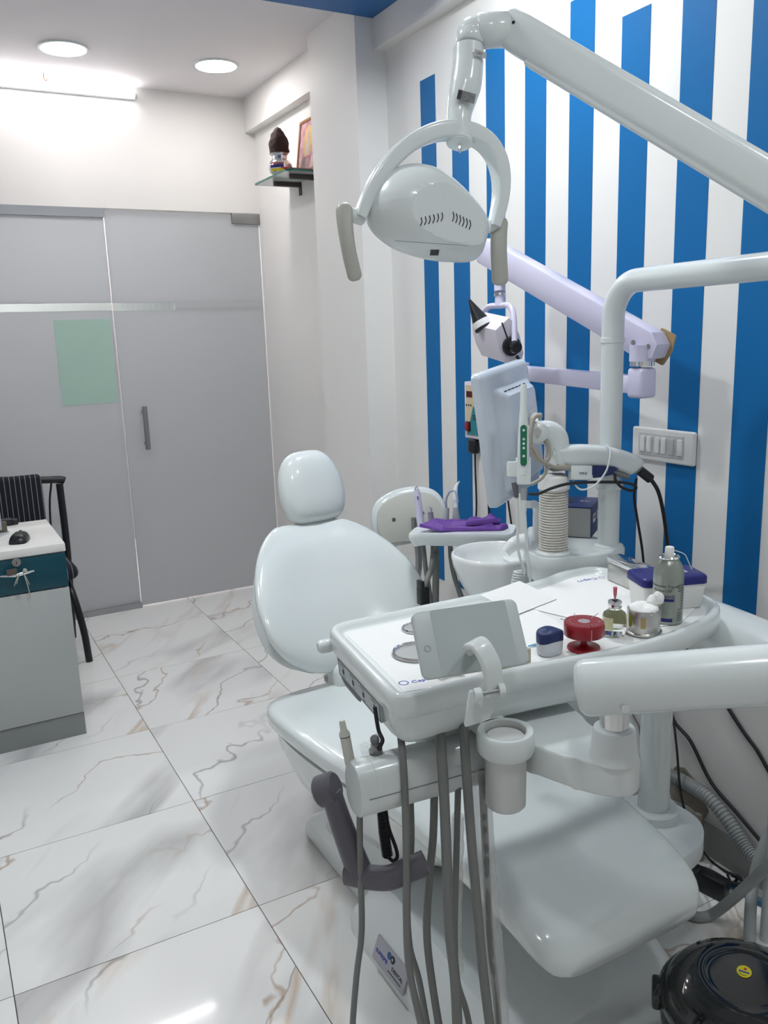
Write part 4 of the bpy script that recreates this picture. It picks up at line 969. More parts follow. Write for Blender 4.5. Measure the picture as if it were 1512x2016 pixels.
# ================================================================== SPITTOON UNIT
su = thing('spittoon_unit', 'white cuspidor unit with ceramic bowl and shelf beside the chair', 'spittoon unit')
Dm = 2.3
bc2 = at(975, 1088, Dm); zr = bc2.z
bw = V((bc2.x, bc2.y, 0)); Rb = .120
prof_out = [(0, -.30), (.045, -.30), (.06, -.285), (.075, -.22), (.092, -.14), (.108, -.07), (.117, -.03), (.121, -.008), (.120, 0), (.115, .004), (.109, 0), (.103, -.02), (.085, -.05), (.05, -.07), (.02, -.076), (0, -.077)]
bowl = lathe(prof_out, n=56)
dirp = V((1, -.35, 0)).normalized()
bowl = ([V((bw.x, bw.y, zr)) + V((v.x, v.y, v.z - .055 * max(0, -(v.z + .06)) * 0)) + dirp * (max(0, -v.z - .05) * .30) for v in bowl[0]], bowl[1])
ob('bowl', bowl, CERAM, su, ang=70)
fq = at(1047, 1100, 2.28)
ob('spout', sweep(spline([fq + V((.01, 0, -.03)), fq + V((.008, 0, .018)), fq + V((-.012, .006, .046)), fq + V((-.045, .016, .045)), fq + V((-.068, .026, .024))], 6), circ(1, 18), scales=[.036 - .0009 * k for k in range(25)]), CERAM, su, ang=70)
ob('column', loft([[V((1.475 + p[0], 1.72 + p[1], z)) for p in rrect(w, d, .05, 5)] for z, w, d in ((0, .21, .30), (.05, .20, .28), (.45, .19, .24), (.60, .20, .28), (.84, .20, .32))]), UNIT, su, ang=60)
ob('floor_box', box2((1.362, 1.56, 0), (1.60, 1.90, .12), .02, 3), UNIT, su)
# shelf with rounded ends
ZP = at(1089, 1090, 2.03).z - .004
pc = at(1089, 1092, 2.05); pp = at(1197, 1072, 2.10)
cA, cB = V((pc.x, pc.y + .0, 0)), V((pp.x, pp.y, 0))
def hull_shape(d=0.0):
    pts = []
    for k in range(10):
        a = math.radians(180 + 100 * k / 9); pts.append((cA.x + (.047 + d) * math.cos(a), cA.y + (.047 + d) * math.sin(a)))
    for k in range(8):
        s = (k + 1) / 9; a = V((cA.x + .01, cA.y - .046)); b = V((cB.x, cB.y - .038)); p = a.lerp(b, s); pts.append((p.x, p.y - (.012 + d * .8) * math.sin(math.pi * s) - d * .6))
    for k in range(10):
        a = math.radians(-100 + 110 * k / 9); pts.append((cB.x + (.038 + d) * math.cos(a), cB.y + (.038 + d) * math.sin(a)))
    pts += [(cB.x + .04 + d, 1.80 + d), (1.43 - d, 1.80 + d), (cA.x - .04 - d, 1.60 + d)]
    return pts
ob('shelf', loft([[V((p[0], p[1], ZP + z)) for p in hull_shape(d)] for z, d in ((-.068, -.006), (-.066, -.002), (-.034, 0), (-.030, .003), (-.004, .003), (0, .0), (.0, -.01))]), UNIT, su, ang=50)
ob('shelf_underside', loft([[V((p[0], p[1], ZP + z)) for p in hull_shape(d)] for z, d in ((-.15, -.022), (-.10, -.014), (-.067, -.012))]), UNIT, su, ang=50)
ob('cup_seat', lathe([(.036, 0), (.044, 0), (.044, .005), (.040, .010), (.036, .010)], (cA.x, cA.y, ZP), 30), UNIT, su)
# cup filler spout behind the cup stack
g0 = at(1062, 1045, 2.16)
ob('cup_filler', sweep(spline([V((g0.x, g0.y, ZP)), V((g0.x - .004, g0.y, ZP + .05)), V((g0.x - .006, g0.y, ZP + .085)), V((g0.x - .02, g0.y - .005, ZP + .10)), V((g0.x - .045, g0.y - .01, ZP + .105))], 4), circ(1, 14), scales=[.016 - .0004 * k for k in range(17)]), CERAM, su, ang=60)
# paper cups nested in a stack
ncup = 24
cup0 = None
z0 = ZP + .004; hstack = (at(1089, 957, 2.05).z - z0) / ncup
for k in range(ncup):
    if cup0 is None:
        cup0 = ob('paper_cup', lathe([(.0285, -.0), (.0345, .004), (.0352, .0048), (.0350, .0058), (.0340, .0062), (.0300, hstack + .0006), (.0285, hstack + .0006), (.0285, 0)], (cA.x, cA.y, z0), 28), CUPP)
        tag(cup0, 'white paper cup nested in the tall cup stack on the unit shelf', 'cup', 'paper cups stacked on the unit shelf')
    else: dup(cup0, V(cup0.location) + V((0, 0, hstack * k)))
ct = z0 + hstack * ncup
t = thing('bowl_cup', 'white plastic cup upturned on top of the paper cup stack', 'cup')
ob('cup_body', lathe([(.0365, 0), (.038, .002), (.0375, .016), (.034, .030), (.026, .036), (0, .037), (0, .034), (.024, .033), (.0345, .015), (.0365, 0)], (cA.x, cA.y, ct), 30), PAPER, t)
# blue box on the shelf
t = thing('sensor_box', 'navy blue box with a pale front and small window on the unit shelf', 'box')
n1, n2 = onz(1163, 1060, ZP), onz(1193, 1022, ZP)
ydir = (n2 - n1); ydir.z = 0; dpt = .135; ydir.normalize(); xdir = V((ydir.y, -ydir.x, 0))
Mbx = frame(n1, -xdir, ydir); Mbx = Matrix.Translation(n1) @ Matrix(((xdir.x, ydir.x, 0, 0), (xdir.y, ydir.y, 0, 0), (0, 0, 1, 0), (0, 0, 0, 1)))
hb = .082
ob('box_body', box((-.055, dpt / 2, hb / 2), (.11, dpt, hb), .0008, M=Mbx), NAVY, t)
ob('front_flap', box((-.055, -.0006, hb / 2 - .001), (.107, .0014, hb - .006), M=Mbx), mat('pale_card', (0.45, 0.45, 0.43), 0.5), t)
ob('window', box((-.082, .075, hb + .0002), (.044, .062, .0008), M=Mbx), mat('window_olive', (0.05, 0.05, 0.045), 0.15), t)
for y in (.045, .10):
    s_ = ob('sticker', box((.0003, y, .046), (.0008, .032, .022), M=Mbx), PAPER, t)
    ob('sticker_print', box((.0009, y, .048), (.0006, .022, .008), M=Mbx), mat('red_print', (0.35, 0.10, 0.10), 0.5) if y < .06 else GREYP, s_)
text('lettering', 'C-21', .013, Mbx @ Matrix.Translation((-.030, .075, hb + .0006)), INKW, t)

# ------------------------------------------------------------------ assistant tray, gloves, suction
t = thing('assistant_tray', 'small white assistant tray with suction holders behind the spittoon bowl', 'tray')
A0, A1 = at(806, 1052, 2.58), at(1014, 1038, 2.49)
zt = (A0.z + A1.z) / 2
ux = V((A1.x - A0.x, A1.y - A0.y, 0)); La = ux.length; ux.normalize(); uy = V((-ux.y, ux.x, 0))
Ma = Matrix.Translation(((A0.x + A1.x) / 2, (A0.y + A1.y) / 2, zt)) @ Matrix(((ux.x, uy.x, 0, 0), (ux.y, uy.y, 0, 0), (0, 0, 1, 0), (0, 0, 0, 1)))
oa = roundpoly([(-La / 2, -.035), (-La / 2 + .06, -.085), (La / 2, -.06), (La / 2, .075), (-La / 2, .075)], [.03, .05, .03, .03, .03], 4)
ob('tray_top', loft([[Ma @ V((p[0] * s, p[1] * s, z - max(0, -p[0] - La / 2 + .05) * .35)) for p in oa] for z, s in ((-.030, .90), (-.014, .97), (-.004, 1.0), (.004, 1.0), (.008, .985))]), UNIT, t, ang=50)
ob('support_arm', tube([Ma @ V((.07, .03, -.022)), Ma @ V((.075, .03, -.07)), V((1.505, 2.0, .74)), V((1.50, 1.90, .70)), V((1.49, 1.855, .69))], .020, 14, 5), UNIT, t)
gl = roundpoly([(-La / 2 + .03, -.012), (-La / 2 + .11, -.062), (La / 2 - .035, -.028), (La / 2 - .02, .012), (La / 2 - .09, .05), (-La / 2 + .08, .035)], .006, 3)
gm = pillow(gl, .015, .002, 4.0, M=Ma @ Matrix.Translation((0, .008, .0098)), rings=9)
gm = ([v + V((0, 0, (.014 * abs(noise.noise(v * 38)) + .003 * math.sin(v.x * 420 + v.y * 160)) * (1 if v.z > zt + .012 else 0))) for v in gm[0]], gm[1])
tag(ob('purple_gloves', gm, PURP, ang=60), 'folded purple nitrile gloves lying on the assistant tray', 'gloves')
gf = pillow(roundpoly([(-.05, -.03), (.05, -.024), (.06, .012), (.0, .02), (-.045, .01)], .008, 3), .012, .002, 3, M=Ma @ Matrix.Translation((La / 2 - .10, .005, .0300)) @ Matrix.Rotation(.2, 4, 'Z'), rings=7)
gf = ([v + V((0, 0, .020 * noise.noise(v * 48))) for v in gf[0]], gf[1])
tag(ob('purple_glove', gf, PURP, ang=60), 'crumpled purple glove on top of the folded gloves', 'glove')
sx1 = thing('scaler_handpiece', 'white slim scaler handpiece with a chrome tip in the tray holder', 'instrument')
p0, p1 = at(829, 1038, 2.63), at(820, 962, 2.63); ax = (p1 - p0).normalized()
ob('handle', xf(lathe([(0, 0), (.011, 0), (.012, .03), (.0105, .08), (.011, .10), (.0085, .118), (0, .118)], n=20), zframe(p0, ax)), LAV, sx1)
ob('tip', xf(lathe([(0, .117), (.0065, .117), (.005, .126), (.003, .130), (0, .130)], n=14), zframe(p0, ax)), CHROME, sx1)
for k in range(3): ob('marking', box(p0 + ax * (.088 + .004 * k) - CD * .0118, (.006, .001, .0016)), INK, sx1)
sx2 = thing('chrome_syringe', 'short grey syringe with a chrome end in the tray holder', 'instrument')
p0, p1 = at(850, 1030, 2.62), at(846, 1000, 2.62); ax = (p1 - p0).normalized()
ob('collar', xf(lathe([(0, -.022), (.010, -.022), (.010, 0), (.0085, .03), (.0095, .034), (0, .036)], n=18), zframe(p0, ax)), mat('mauve_grey', (0.27, 0.25, 0.31), 0.4), sx2)
ob('end', xf(lathe([(0, .034), (.006, .034), (.0075, .041), (.0065, .049), (0, .051)], n=16), zframe(p0, ax)), CHROME, sx2)
for i, (xb, xt, yt) in enumerate(((876, 880, 1000), (898, 897, 998))):
    s_ = thing('suction_holder', ('grey conical suction holder with a bent clear tube', 'grey conical suction holder carrying a white suction tip')[i], 'holder', 'suction holders on the assistant tray')
    p0, p1 = at(xb, 1026, 2.61), at(xt, yt, 2.61); ax = (p1 - p0).normalized()
    ob('cone', xf(lathe([(0, -.022), (.013, -.022), (.013, 0), (.0075, .042), (0, .043)], n=18), zframe(p0, ax)), mat('holder_grey%d' % i, (0.40, 0.41, 0.42), 0.4), s_)
    if i == 0: ob('bent_tube', tube([p1 - ax * .01, at(878, 985, 2.60), at(884, 970, 2.59), at(893, 966, 2.575), at(899, 974, 2.57), at(901, 990, 2.572)], .0035, 8, 5), mat('clear_blue_tube', (0.42, 0.48, 0.58), 0.25), s_)
    else: ob('suction_tip', tube([p1 - ax * .005, at(896, 975, 2.615), at(898, 958, 2.62), at(905, 947, 2.62)], [.0075, .0085, .006, .001], 12, 4), CERAM, s_)
for p, r in (([(832, 1064), (838, 1120), (846, 1170), (851, 1230)], .0075), ([(857, 1070), (858, 1130), (860, 1240)], .0105), ([(885, 1068), (892, 1120), (905, 1170), (920, 1215)], .007), ([(854, 1080), (850, 1115), (838, 1150), (832, 1180)], .009), ([(886, 1060), (888, 1100), (896, 1140), (912, 1185), (926, 1230)], .0075)):
    sp3 = [at(x, y, 2.555 - (.065 * min(1, k_ / 2) if p[0][0] == 854 else 0)) for k_, (x, y) in enumerate(p)]; nh_ = len([c_ for c_ in t.children if c_.name.startswith('suction_hose')]); sp3 += [V((sp3[-1].x + .045, sp3[-1].y, min(.60, sp3[-1].z - .03))), V((1.405 + .01 * nh_, 1.97, .565)), V((1.41 + .028 * nh_, 1.89, .52)), V((1.41 + .028 * nh_, 1.842, .50))]
    ob('suction_hose', tube(sp3, r, 10, 5), HOSE, t)
kb = at(833, 1172, 2.49)
tag(ob('black_clip', join(box(kb, (.030, .03, .055), .004, M=None), box(kb + V((-.008, 0, .035)), (.012, .03, .025), .003)), BLACK), 'black plastic hose clip beside the chair backrest', 'clip')
# stays touching: hose clip strap
# ------------------------------------------------------------------ operating lamp
lamp = thing('operating_lamp', 'white dental operating lamp on a long swing arm and curved pole', 'lamp')
pB = V((cB.x, cB.y, 0)); zbend = 1.575
ob('pole', cyl((pB.x, pB.y, ZP - .02), (pB.x, pB.y, at(1222, 668, 2.1).z), .0265, 28), UNIT, lamp)
ob('pole_flange', lathe([(.026, 0), (.038, 0), (.036, .004), (.026, .008)], (pB.x, pB.y, ZP), 28), UNIT, lamp)
zc_ = at(1222, 668, 2.1).z
ob('pole_collar', lathe([(.026, -.006), (.0285, -.005), (.0285, .006), (.026, .007)], (pB.x, pB.y, zc_), 28), UNIT, lamp)
Jp = V((1.385, .90, 1.57))
hd_ = (Jp - V((pB.x, pB.y, Jp.z))).normalized()
bend = []
ctr = V((pB.x, pB.y, 1.57 - .085)) + hd_ * .085
for k in range(11):
    a = math.radians(90 * k / 10); bend.append(ctr - hd_ * .085 * math.cos(a) + V((0, 0, .085 * math.sin(a))))
ob('curved_arm', sweep([V((pB.x, pB.y, zc_))] + bend + [Jp], circ(.0265, 24), up=hd_), UNIT, lamp, ang=70)
ob('arm_pivot', cyl(Jp - V((0, 0, .04)), Jp + V((0, 0, .075)), .034, 24, bev=.006), UNIT, lamp)
J0 = at(1010, 60, 1.60)
Jq = V((Jp.x, Jp.y, 1.632))
Q = at(1512, 358, 1.47)
ddir = (Q - J0).normalized(); Jend = J0 + ddir * ((Jp - J0).length - .02)
upv = V((0, 0, 1)) - ddir * ddir.z; upv.normalize()
rr_ = rrect(.052, .070, .016, 4)
ob('spring_arm', sweep([J0 - ddir * .034, J0 - ddir * .030, J0 - ddir * .012, J0 + ddir * .02, J0 + ddir * .2, Jend], rr_, up=upv, scales=[.35, .62, .93, 1.0, 1.0, 1.06]), UNIT, lamp, ang=50)
ob('arm_underside', sweep([J0 + ddir * .06 - upv * .034, Jend - upv * .036], rrect(.042, .012, .004, 2), up=upv), UNITM, lamp)
ob('arm_screw', cyl(at(1011, 44, 1.572), at(1011, 44, 1.58), .003, 10), BLACK, lamp)
E0 = at(935, 62, 1.60)
ob('neck_elbow', join(cyl(at(925, 92, 1.60), at(929, 58, 1.60), .0275, 26, bev=.006), cyl(E0 - V((.0, 0, 0)), J0 - CD * .0 + ddir * -.005, .031, 26, bev=.008)), UNIT, lamp, ang=50)
ob('elbow_dome', lathe([(0, -.03), (.022, -.02), (.0285, -.005), (.0275, .008), (.018, .020), (0, .025)], at(931, 62, 1.60), 26), UNIT, lamp, ang=70)
nk = ob('neck', tube([at(922, 94, 1.60), at(921, 130, 1.60), at(917, 165, 1.60), at(909, 200, 1.60), at(903, 235, 1.60), at(904, 283, 1.595)], [.0290, .0292, .0298, .0302, .0275, .0240, .0230, .0235], 26, 6), UNIT, lamp, ang=70)
ob('neck_seam', cyl(at(922, 96, 1.60), at(922, 92.5, 1.60), .0279, 26), GREYP, nk)
Mlb = frame(at(946, 106, 1.572), CR * .9 + CD * .45, CU)
lb = ob('label', box((0, 0, 0), (.026, .012, .0008), M=Mlb), mat('label_grey', (0.45, 0.45, 0.47), 0.5), nk)
text('lettering', 'LED', .0075, Mlb @ Matrix.Translation((-.003, 0, .0008)), GREYP, lb)
Ml2 = frame(at(918, 190, 1.568), CR * .97 + CU * -.22 + CD * .10, CU + CR * .25)
l2 = ob('label', box((0, 0, 0), (.034, .018, .0008), M=Ml2), mat('label_dark', (0.16, 0.17, 0.17), 0.5, var=0.9, scale=220), nk)
ob('label_block', box((-.013, 0, .0006), (.007, .017, .0006), M=Ml2), INK, l2)
ob('neck_boss', cyl(at(904, 284, 1.595), at(905, 274, 1.597), .0255, 24, bev=.003), UNIT, lamp)
tg = ob('toggle_switch', tube([at(904, 284, 1.595), at(905, 293, 1.595)], .0035, 8, 2), CHROME, lamp)
ob('toggle_lever', cyl(at(905, 293, 1.595), at(906, 301, 1.593), .0016, 8), CHROME, tg)
# yoke
Lp, Rp, Tp = at(709, 428, 1.555), at(972, 446, 1.655), at(902, 258, 1.60)
mid = (Lp + Rp) / 2; Uh = (Rp - Lp) / 2; Wt = Tp - mid
Wp = Wt - Uh * (Wt.dot(Uh) / Uh.dot(Uh)); 
ypts = []
for k in range(33):
    a = math.pi * (1 - k / 32); ypts.append(mid + Uh * (math.copysign(abs(math.cos(a)) ** .92, math.cos(a))) + Wt * (math.sin(a) ** .92 if k not in (0, 32) else 0))
ob('yoke', sweep(ypts, rrect(.046, .032, .007, 3), up=Wp * -1 + Uh * 0, scales=[.62 + .38 * math.sin(math.pi * k / 32) ** .7 if 0 < k < 32 else .6 for k in range(33)]), UNIT, lamp, ang=50)
# head
hcen = at(838, 424, 1.61)
Ux = Uh.normalized(); Tc = (-CD - Ux * (-CD).dot(Ux)).normalized(); Vx = Tc.cross(Ux)
Mhd = Matrix(((Ux.x, Vx.x, Tc.x, hcen.x), (Ux.y, Vx.y, Tc.y, hcen.y), (Ux.z, Vx.z, Tc.z, hcen.z), (0, 0, 0, 1)))
HO = [(-.121, .0), (-.117, .024), (-.10, .054), (-.074, .076), (-.037, .088), (0, .085), (.032, .071), (.062, .050), (.092, .022), (.115, -.003), (.124, -.026), (.116, -.056), (.100, -.081), (.05, -.085), (0, -.081), (-.03, -.075), (-.061, -.065), (-.085, -.052), (-.105, -.036), (-.117, -.018)]
HO = [(p.x, p.y) for p in spline([V((*q_, 0)) for q_ in HO] + [V((*HO[0], 0))], 5)[:-1]]
rngs = []
for side, tt_ in ((1, .094), (-1, .070)):
    NR = 30; rr2 = []
    for k in range(NR + 1):
        s_ = max(math.sin(math.pi / 2 * k / NR), .004)
        rr2.append([(p[0] * s_, p[1] * s_, side * tt_ * max(0.0, 1 - s_ ** 2.3) ** .5) for p in HO])
    rngs += rr2 if side == 1 else rr2[::-1][1:]
def headcut(p):
    x, y, z = p
    n1 = V((.06, -.30, .95)); d1 = n1.dot(V((0.02, .0, .080)))
    q = V((x, y, z))
    for n, d in ((n1.normalized(), d1 / n1.length), (V((-.60, -.42, .68)).normalized(), .0830), (V((.80, -.30, .52)).normalized(), .0985)):
        e = q.dot(n) - d
        if e > 0: q = q - n * e
        return q
hm = loft([[Mhd @ headcut(p) for p in r] for r in rngs], False)
head = ob('lamp_head', hm, UNIT, lamp, ang=17)
from mathutils.bvhtree import BVHTree
hbv = BVHTree.FromPolygons(hm[0], hm[1])
def onhead(px_, py_, off=0.0006):
    hit = hbv.ray_cast(CAM, ray(px_, py_).normalized())
    return (hit[0] if hit[0] is not None else at(px_, py_, 1.56)) - ray(px_, py_).normalized() * off
for i in range(6):
    for (x0, dx, y0, dy, x1o, y1o) in ((829, 8.2, 428, -1.9, -4, 17), (892, 6.6, 417, 3.2, -3.5, 19)):
        x = x0 + dx * i; y = y0 + dy * i
        ob('vent_slot', tube([onhead(x, y), onhead(x + 1.8, y + y1o * .5), onhead(x + x1o * .4, y + y1o)], .0009, 6, 3), BLACK, head)
bl_ = [onhead(846, 503, .003), onhead(863, 503, .003), onhead(865, 493, .003), onhead(848, 493, .003)]
ob('brand_label', (bl_, [[0, 1, 2, 3]]), BLACK, head, smooth=False)
sm = [onhead(778 + 8 * k, 474 + .55 * k, .0002) for k in range(19)]
ob('shell_seam', tube(sm, .0005, 5, 1), GREYP, head)
ob('lens', lathe([(0, 0), (.045, 0), (.045, .004), (0, .004)], n=36, M=Mhd @ Matrix.Translation((0.01, .005, -.068))), mat('lamp_lens', (0.6, 0.62, 0.62), 0.1), head)
# handles
def blade(name_, P0, pts, w0, w1, depth):
    ob('handle_pivot', cyl(P0[0], P0[1], .0135, 18, bev=.002), UNIT, lamp)
    pp_ = spline(pts, 6); n = len(pp_)
    ob(name_, sweep(pp_, rrect(1, 1, .35, 3), up=CD, scales=[((w0 + (w1 - w0) * math.sin(min(1, k / n * 1.8) * math.pi / 2)) * ((.45, .8, 1)[min(k, 2)]) * ((.45, .78, .93, 1)[min(n - 1 - k, 3)]), depth * (.6 if k in (0, n - 1) else 1)) for k in range(n)]), LAMPBEIGE, lamp, ang=50)
blade('handle', (at(716, 430, 1.565), at(678, 418, 1.545)), [at(678, 402, 1.545), at(679, 440, 1.54), at(686, 490, 1.54), at(695, 530, 1.545), at(701, 553, 1.55)], .034, .027, .024)
blade('handle', (at(958, 446, 1.655), at(988, 440, 1.675)), [at(984, 428, 1.672), at(982, 460, 1.668), at(982, 500, 1.668), at(984, 540, 1.675), at(985, 562, 1.68)], .034, .032, .024)

# ------------------------------------------------------------------ monitor on its arm, intraoral camera
mo = thing('monitor', 'white flat monitor seen from behind on a jointed arm', 'monitor')
mTL, mTR, mBL = at(945, 738, 1.98), at(1038, 706, 2.203), at(980, 1001, 2.055); mBR = mTR + mBL - mTL
mcx = (mTL + mTR + mBR + mBL) / 4; mx_ = (mTR - mTL + mBR - mBL); my_ = (mTL - mBL + mTR - mBR)
mw, mh = mx_.length / 2, my_.length / 2
Mm_ = frame(mcx, mx_, my_)
ob('back_shell', loft([[Mm_ @ V((p[0], p[1], z)) for p in rrect(mw * s + e, mh * s + e, .016, 4)] for z, s, e in ((-.026, 1, 0.0), (-.025, 1, .004), (-.008, 1, .004), (-.002, 1, -.004), (.003, .97, -.012))]), mat('monitor_white', (0.60, 0.66, 0.74), 0.25, coat=0.2, var=0.01), mo, ang=45)
ob('display', box((0, 0, -.0265), (mw * .94, mh * .9, .002), M=Mm_), SCREEN, mo)
ob('rear_housing', loft([[Mm_ @ V((p[0] + .01, p[1] - .01, z)) for p in rrect(mw * a, mh * b, .014, 4)] for z, a, b in ((.002, .74, .80), (.014, .70, .76), (.018, .66, .72), (.030, .60, .68), (.034, .56, .66))]), MATS['monitor_white'], mo, ang=40)
for r_ in range(2):
    for k in range(6): ob('vent_slot', box((-.062 + .022 * k + .01, mh * .5 * (.74 - .055 * r_) - .012, .0185 + .006 * r_), (.015, .0022, .002), M=Mm_), BLACK, mo)
ob('socket_panel', prism(rrect(.05, .045, .012, 3), 0, .005, M=Mm_ @ Matrix.Translation((mw * .12, -mh * .33, .016))), MATS['monitor_white'], mo)
ob('mount_plate', lathe([(0, 0), (.026, 0), (.026, .006), (.022, .008), (0, .008)], n=26, M=Mm_ @ Matrix.Translation((mw * .18, mh * .06, .033))), UNITM, mo)
Wm = Mm_ @ V((mw * .18, mh * .06, .038))
hj = at(1062, 851, 2.0)
ob('tilt_hinge', cyl(Wm, hj, .017, 18), UNIT, mo)
hb_ = at(1056, 851, 1.95)
ob('hinge_knuckle', join(cyl(at(1058, 851, 1.97), at(1060, 851, 2.03), .026, 26, bev=.003), sweep(spline([at(1060, 852, 2.0), at(1080, 852, 2.0), at(1094, 862, 2.0), at(1097, 886, 2.0)], 5), rrect(.046, .056, .018, 4), up=CU)), UNIT, mo, ang=50)
ob('hinge_bolt', cyl(at(1059, 850, 1.972), at(1059, 850, 1.962), .009, 14), CHROME, mo)
jc_ = at(1096, 878, 2.0)
ob('arm_swivel', cyl(at(1096, 880, 2.0), at(1096, 922, 2.0), .0265, 28, bev=.003), UNIT, mo)
armp = spline([at(1086, 900, 2.0), at(1115, 898, 2.0), at(1150, 897, 2.01), at(1200, 902, 2.025), at(1240, 915, 2.04), at(1250, 925, 2.045)], 5)
ob('swing_arm', sweep(armp, rrect(.052, .054, .018, 4), up=(0, 0, 1), scales=[(.9, .95) if k < 3 else (1, 1.0) for k in range(len(armp) - 4)] + [(.98, .95), (.92, .9), (.8, .8), (.6, .6)]), UNIT, mo, ang=60)
ob('arm_underside', sweep(spline([at(1085, 922, 2.0), at(1130, 918, 2.01), at(1180, 922, 2.02), at(1232, 938, 2.035)], 5), rrect(.040, .012, .005, 3)), mat('arm_grey', (0.20, 0.22, 0.22), 0.4), mo)
ob('pole_clamp', cyl((pB.x, pB.y, at(1220, 945, 2.1).z - .015), (pB.x, pB.y, at(1220, 945, 2.1).z + .006), .033, 26, bev=.003), UNIT, mo)
mb = thing('converter_box', 'small white converter box lettered MINI under the monitor arm', 'box')
Mbb = frame(at(1142, 931, 1.985), CR * .98 + CD * .2, CU)
ob('box_shell', box((0, 0, 0), (.054, .034, .02), .003, M=Mbb), UNITM, mb)
text('lettering', 'MINI', .0095, Mbb @ Matrix.Translation((.003, -.002, .0102)), INK, mb)
ob('port', box((.030, .004, 0), (.008, .018, .012), .001, M=Mbb), NAVY, mb)
tag(ob('blue_ribbon', xf(prism(roundpoly([(0, .012), (.05, .010), (.066, .004), (.052, -.002), (.056, -.008), (.02, -.016), (0, -.018)], .002, 2), -.002, .002), Mbb @ Matrix.Translation((.033, .006, 0))), NAVY), 'torn navy blue tape end beside the converter box', 'tape')
ob('cable', tube([at(1130, 938, 1.985), at(1131, 952, 1.98), at(1145, 964, 1.97), at(1170, 956, 1.965), at(1192, 930, 1.965), at(1201, 900, 1.97), at(1200, 882, 1.985), at(1193, 877, 2.0)], .0022, 8, 6), CABLEW, mb)
cb = thing('beige_cable_loop', 'beige cable coiled around the monitor arm hinge', 'cable')
ob('cable', tube([at(1044, 838, 1.97), at(1048, 822, 1.97), at(1058, 818, 1.99), at(1064, 816, 2.0), at(1062, 826, 2.01)], .0045, 8, 6), CABLEB, cb)
ob('cable', tube([at(1066, 818, 1.96), at(1052, 822, 1.955), at(1046, 845, 1.95), at(1045, 875, 1.95), at(1055, 900, 1.95), at(1070, 910, 1.95), at(1080, 900, 1.96), at(1080, 880, 1.97), at(1074, 868, 1.98)], .0052, 8, 6), CABLEB, cb)
ob('cable', tube([at(1046, 878, 1.945), at(1056, 890, 1.945), at(1064, 905, 1.945), at(1080, 915, 1.95), at(1095, 920, 1.96), at(1118, 921, 1.975)], .0048, 8, 6), CABLEB, cb)
ob('cable', tube([at(1075, 908, 1.955), at(1076, 925, 1.955), at(1066, 942, 1.955), at(1046, 954, 1.955)], .0045, 8, 6), CABLEB, cb)
ob('cable_plug', tube([at(1098, 920, 1.965), at(1120, 921, 1.977)], .0072, 10, 2), CABLEB, cb)
ic = thing('intraoral_camera', 'white intraoral camera wand with a green button panel', 'dental camera')
w0_, w1_ = at(1030, 935, 1.90), at(1031, 757, 1.90); ax = (w1_ - w0_)
fr_ = [(0, .010, .010), (.1, .0125, .011), (.25, .0135, .012), (.45, .0125, .0115), (.6, .0105, .010), (.75, .0082, .008), (.92, .0075, .007), (.97, .0080, .007), (1.0, .0065, .0055)]
ob('wand', loft([[w0_ + ax * s + CR * (a * math.cos(2 * math.pi * k / 20)) - CD * (b * math.sin(2 * math.pi * k / 20)) for k in range(20)] for s, a, b in fr_]), UNIT, ic, ang=60)
Mw = frame(at(1031, 877, 1.886), CR, ax)
gp = ob('button_panel', prism([(p[0] * (1 - .0), p[1]) for p in rrect(.0145, .092, .007, 5)], -.003, .0008, M=Mw), GREENP, ic)
for y in (.034, .014, .004, -.006, -.024): ob('button', lathe([(0, .0008), (.0030, .0008), (.0026, .0018), (0, .002)], n=14, M=Mw @ Matrix.Translation((0, y, 0))), UNITM, gp)
hl = thing('camera_holder', 'white bracket holding the intraoral camera beside the monitor', 'holder')
Mhl = frame(at(1030, 927, 1.905), CR, CU)
ob('cradle', join(box((-.0135, 0, 0), (.005, .062, .022), .002, M=Mhl), box((.0135, 0, 0), (.005, .062, .022), .002, M=Mhl), box((0, -.004, .010), (.028, .055, .004), .002, M=Mhl), box((-.026, .004, .0), (.022, .034, .02), .002, M=Mhl)), UNIT, hl)
ob('cable_strain', cyl(at(1031, 962, 1.90), at(1031, 985, 1.90), .0085, 16, r2=.0065), HOSEL, hl)
ob('cable_boot', cyl(at(1032, 985, 1.90), at(1032, 1008, 1.90), .0075, 16, r2=.005), CABLEW, hl)
ob('cable_plug', cyl(at(1013, 950, 1.905), at(1017, 980, 1.905), .0075, 12, r2=.005), DKGREY, hl)
cd = thing('camera_cable', 'thin white camera cables hanging down to a coil behind the tray', 'cable')
ob('cable', tube([at(1018, 978, 1.905), at(1019, 1030, 1.905), at(1020, 1080, 1.905), at(1026, 1105, 1.905), at(1033, 1125, 1.905), at(1028, 1135, 1.905)], .0032, 8, 6), CABLEW, cd)
ob('cable', tube([at(1033, 1006, 1.90), at(1036, 1060, 1.90), at(1040, 1110, 1.90), at(1046, 1160, 1.90)], .0034, 8, 6), CABLEW, cd)
pts = []
c0_, c1_ = at(1021, 1124, 1.905), at(1012, 1165, 1.905)
for k in range(97):
    s = k / 96; a = 2 * math.pi * s * 8; pts.append(c0_ + (c1_ - c0_) * s + CR * .0095 * math.cos(a) + CD * .0095 * math.sin(a))
ob('coil', tube(pts, .0030, 8, 1), CABLEW, cd)
bcb = thing('black_power_cable', 'black power cable hooked on the monitor arm and hanging down the wall', 'cable')
ob('cable', tube([at(1040, 972, 1.96), at(1060, 972, 1.958), at(1090, 960, 1.955), at(1130, 951, 1.972), at(1200, 949, 2.0), at(1235, 951, 2.0), at(1252, 958, 2.005), at(1246, 966, 2.005), at(1225, 960, 1.998), at(1212, 946, 1.998), at(1211, 934, 2.005)], .0035, 8, 6), RUBBER, bcb)
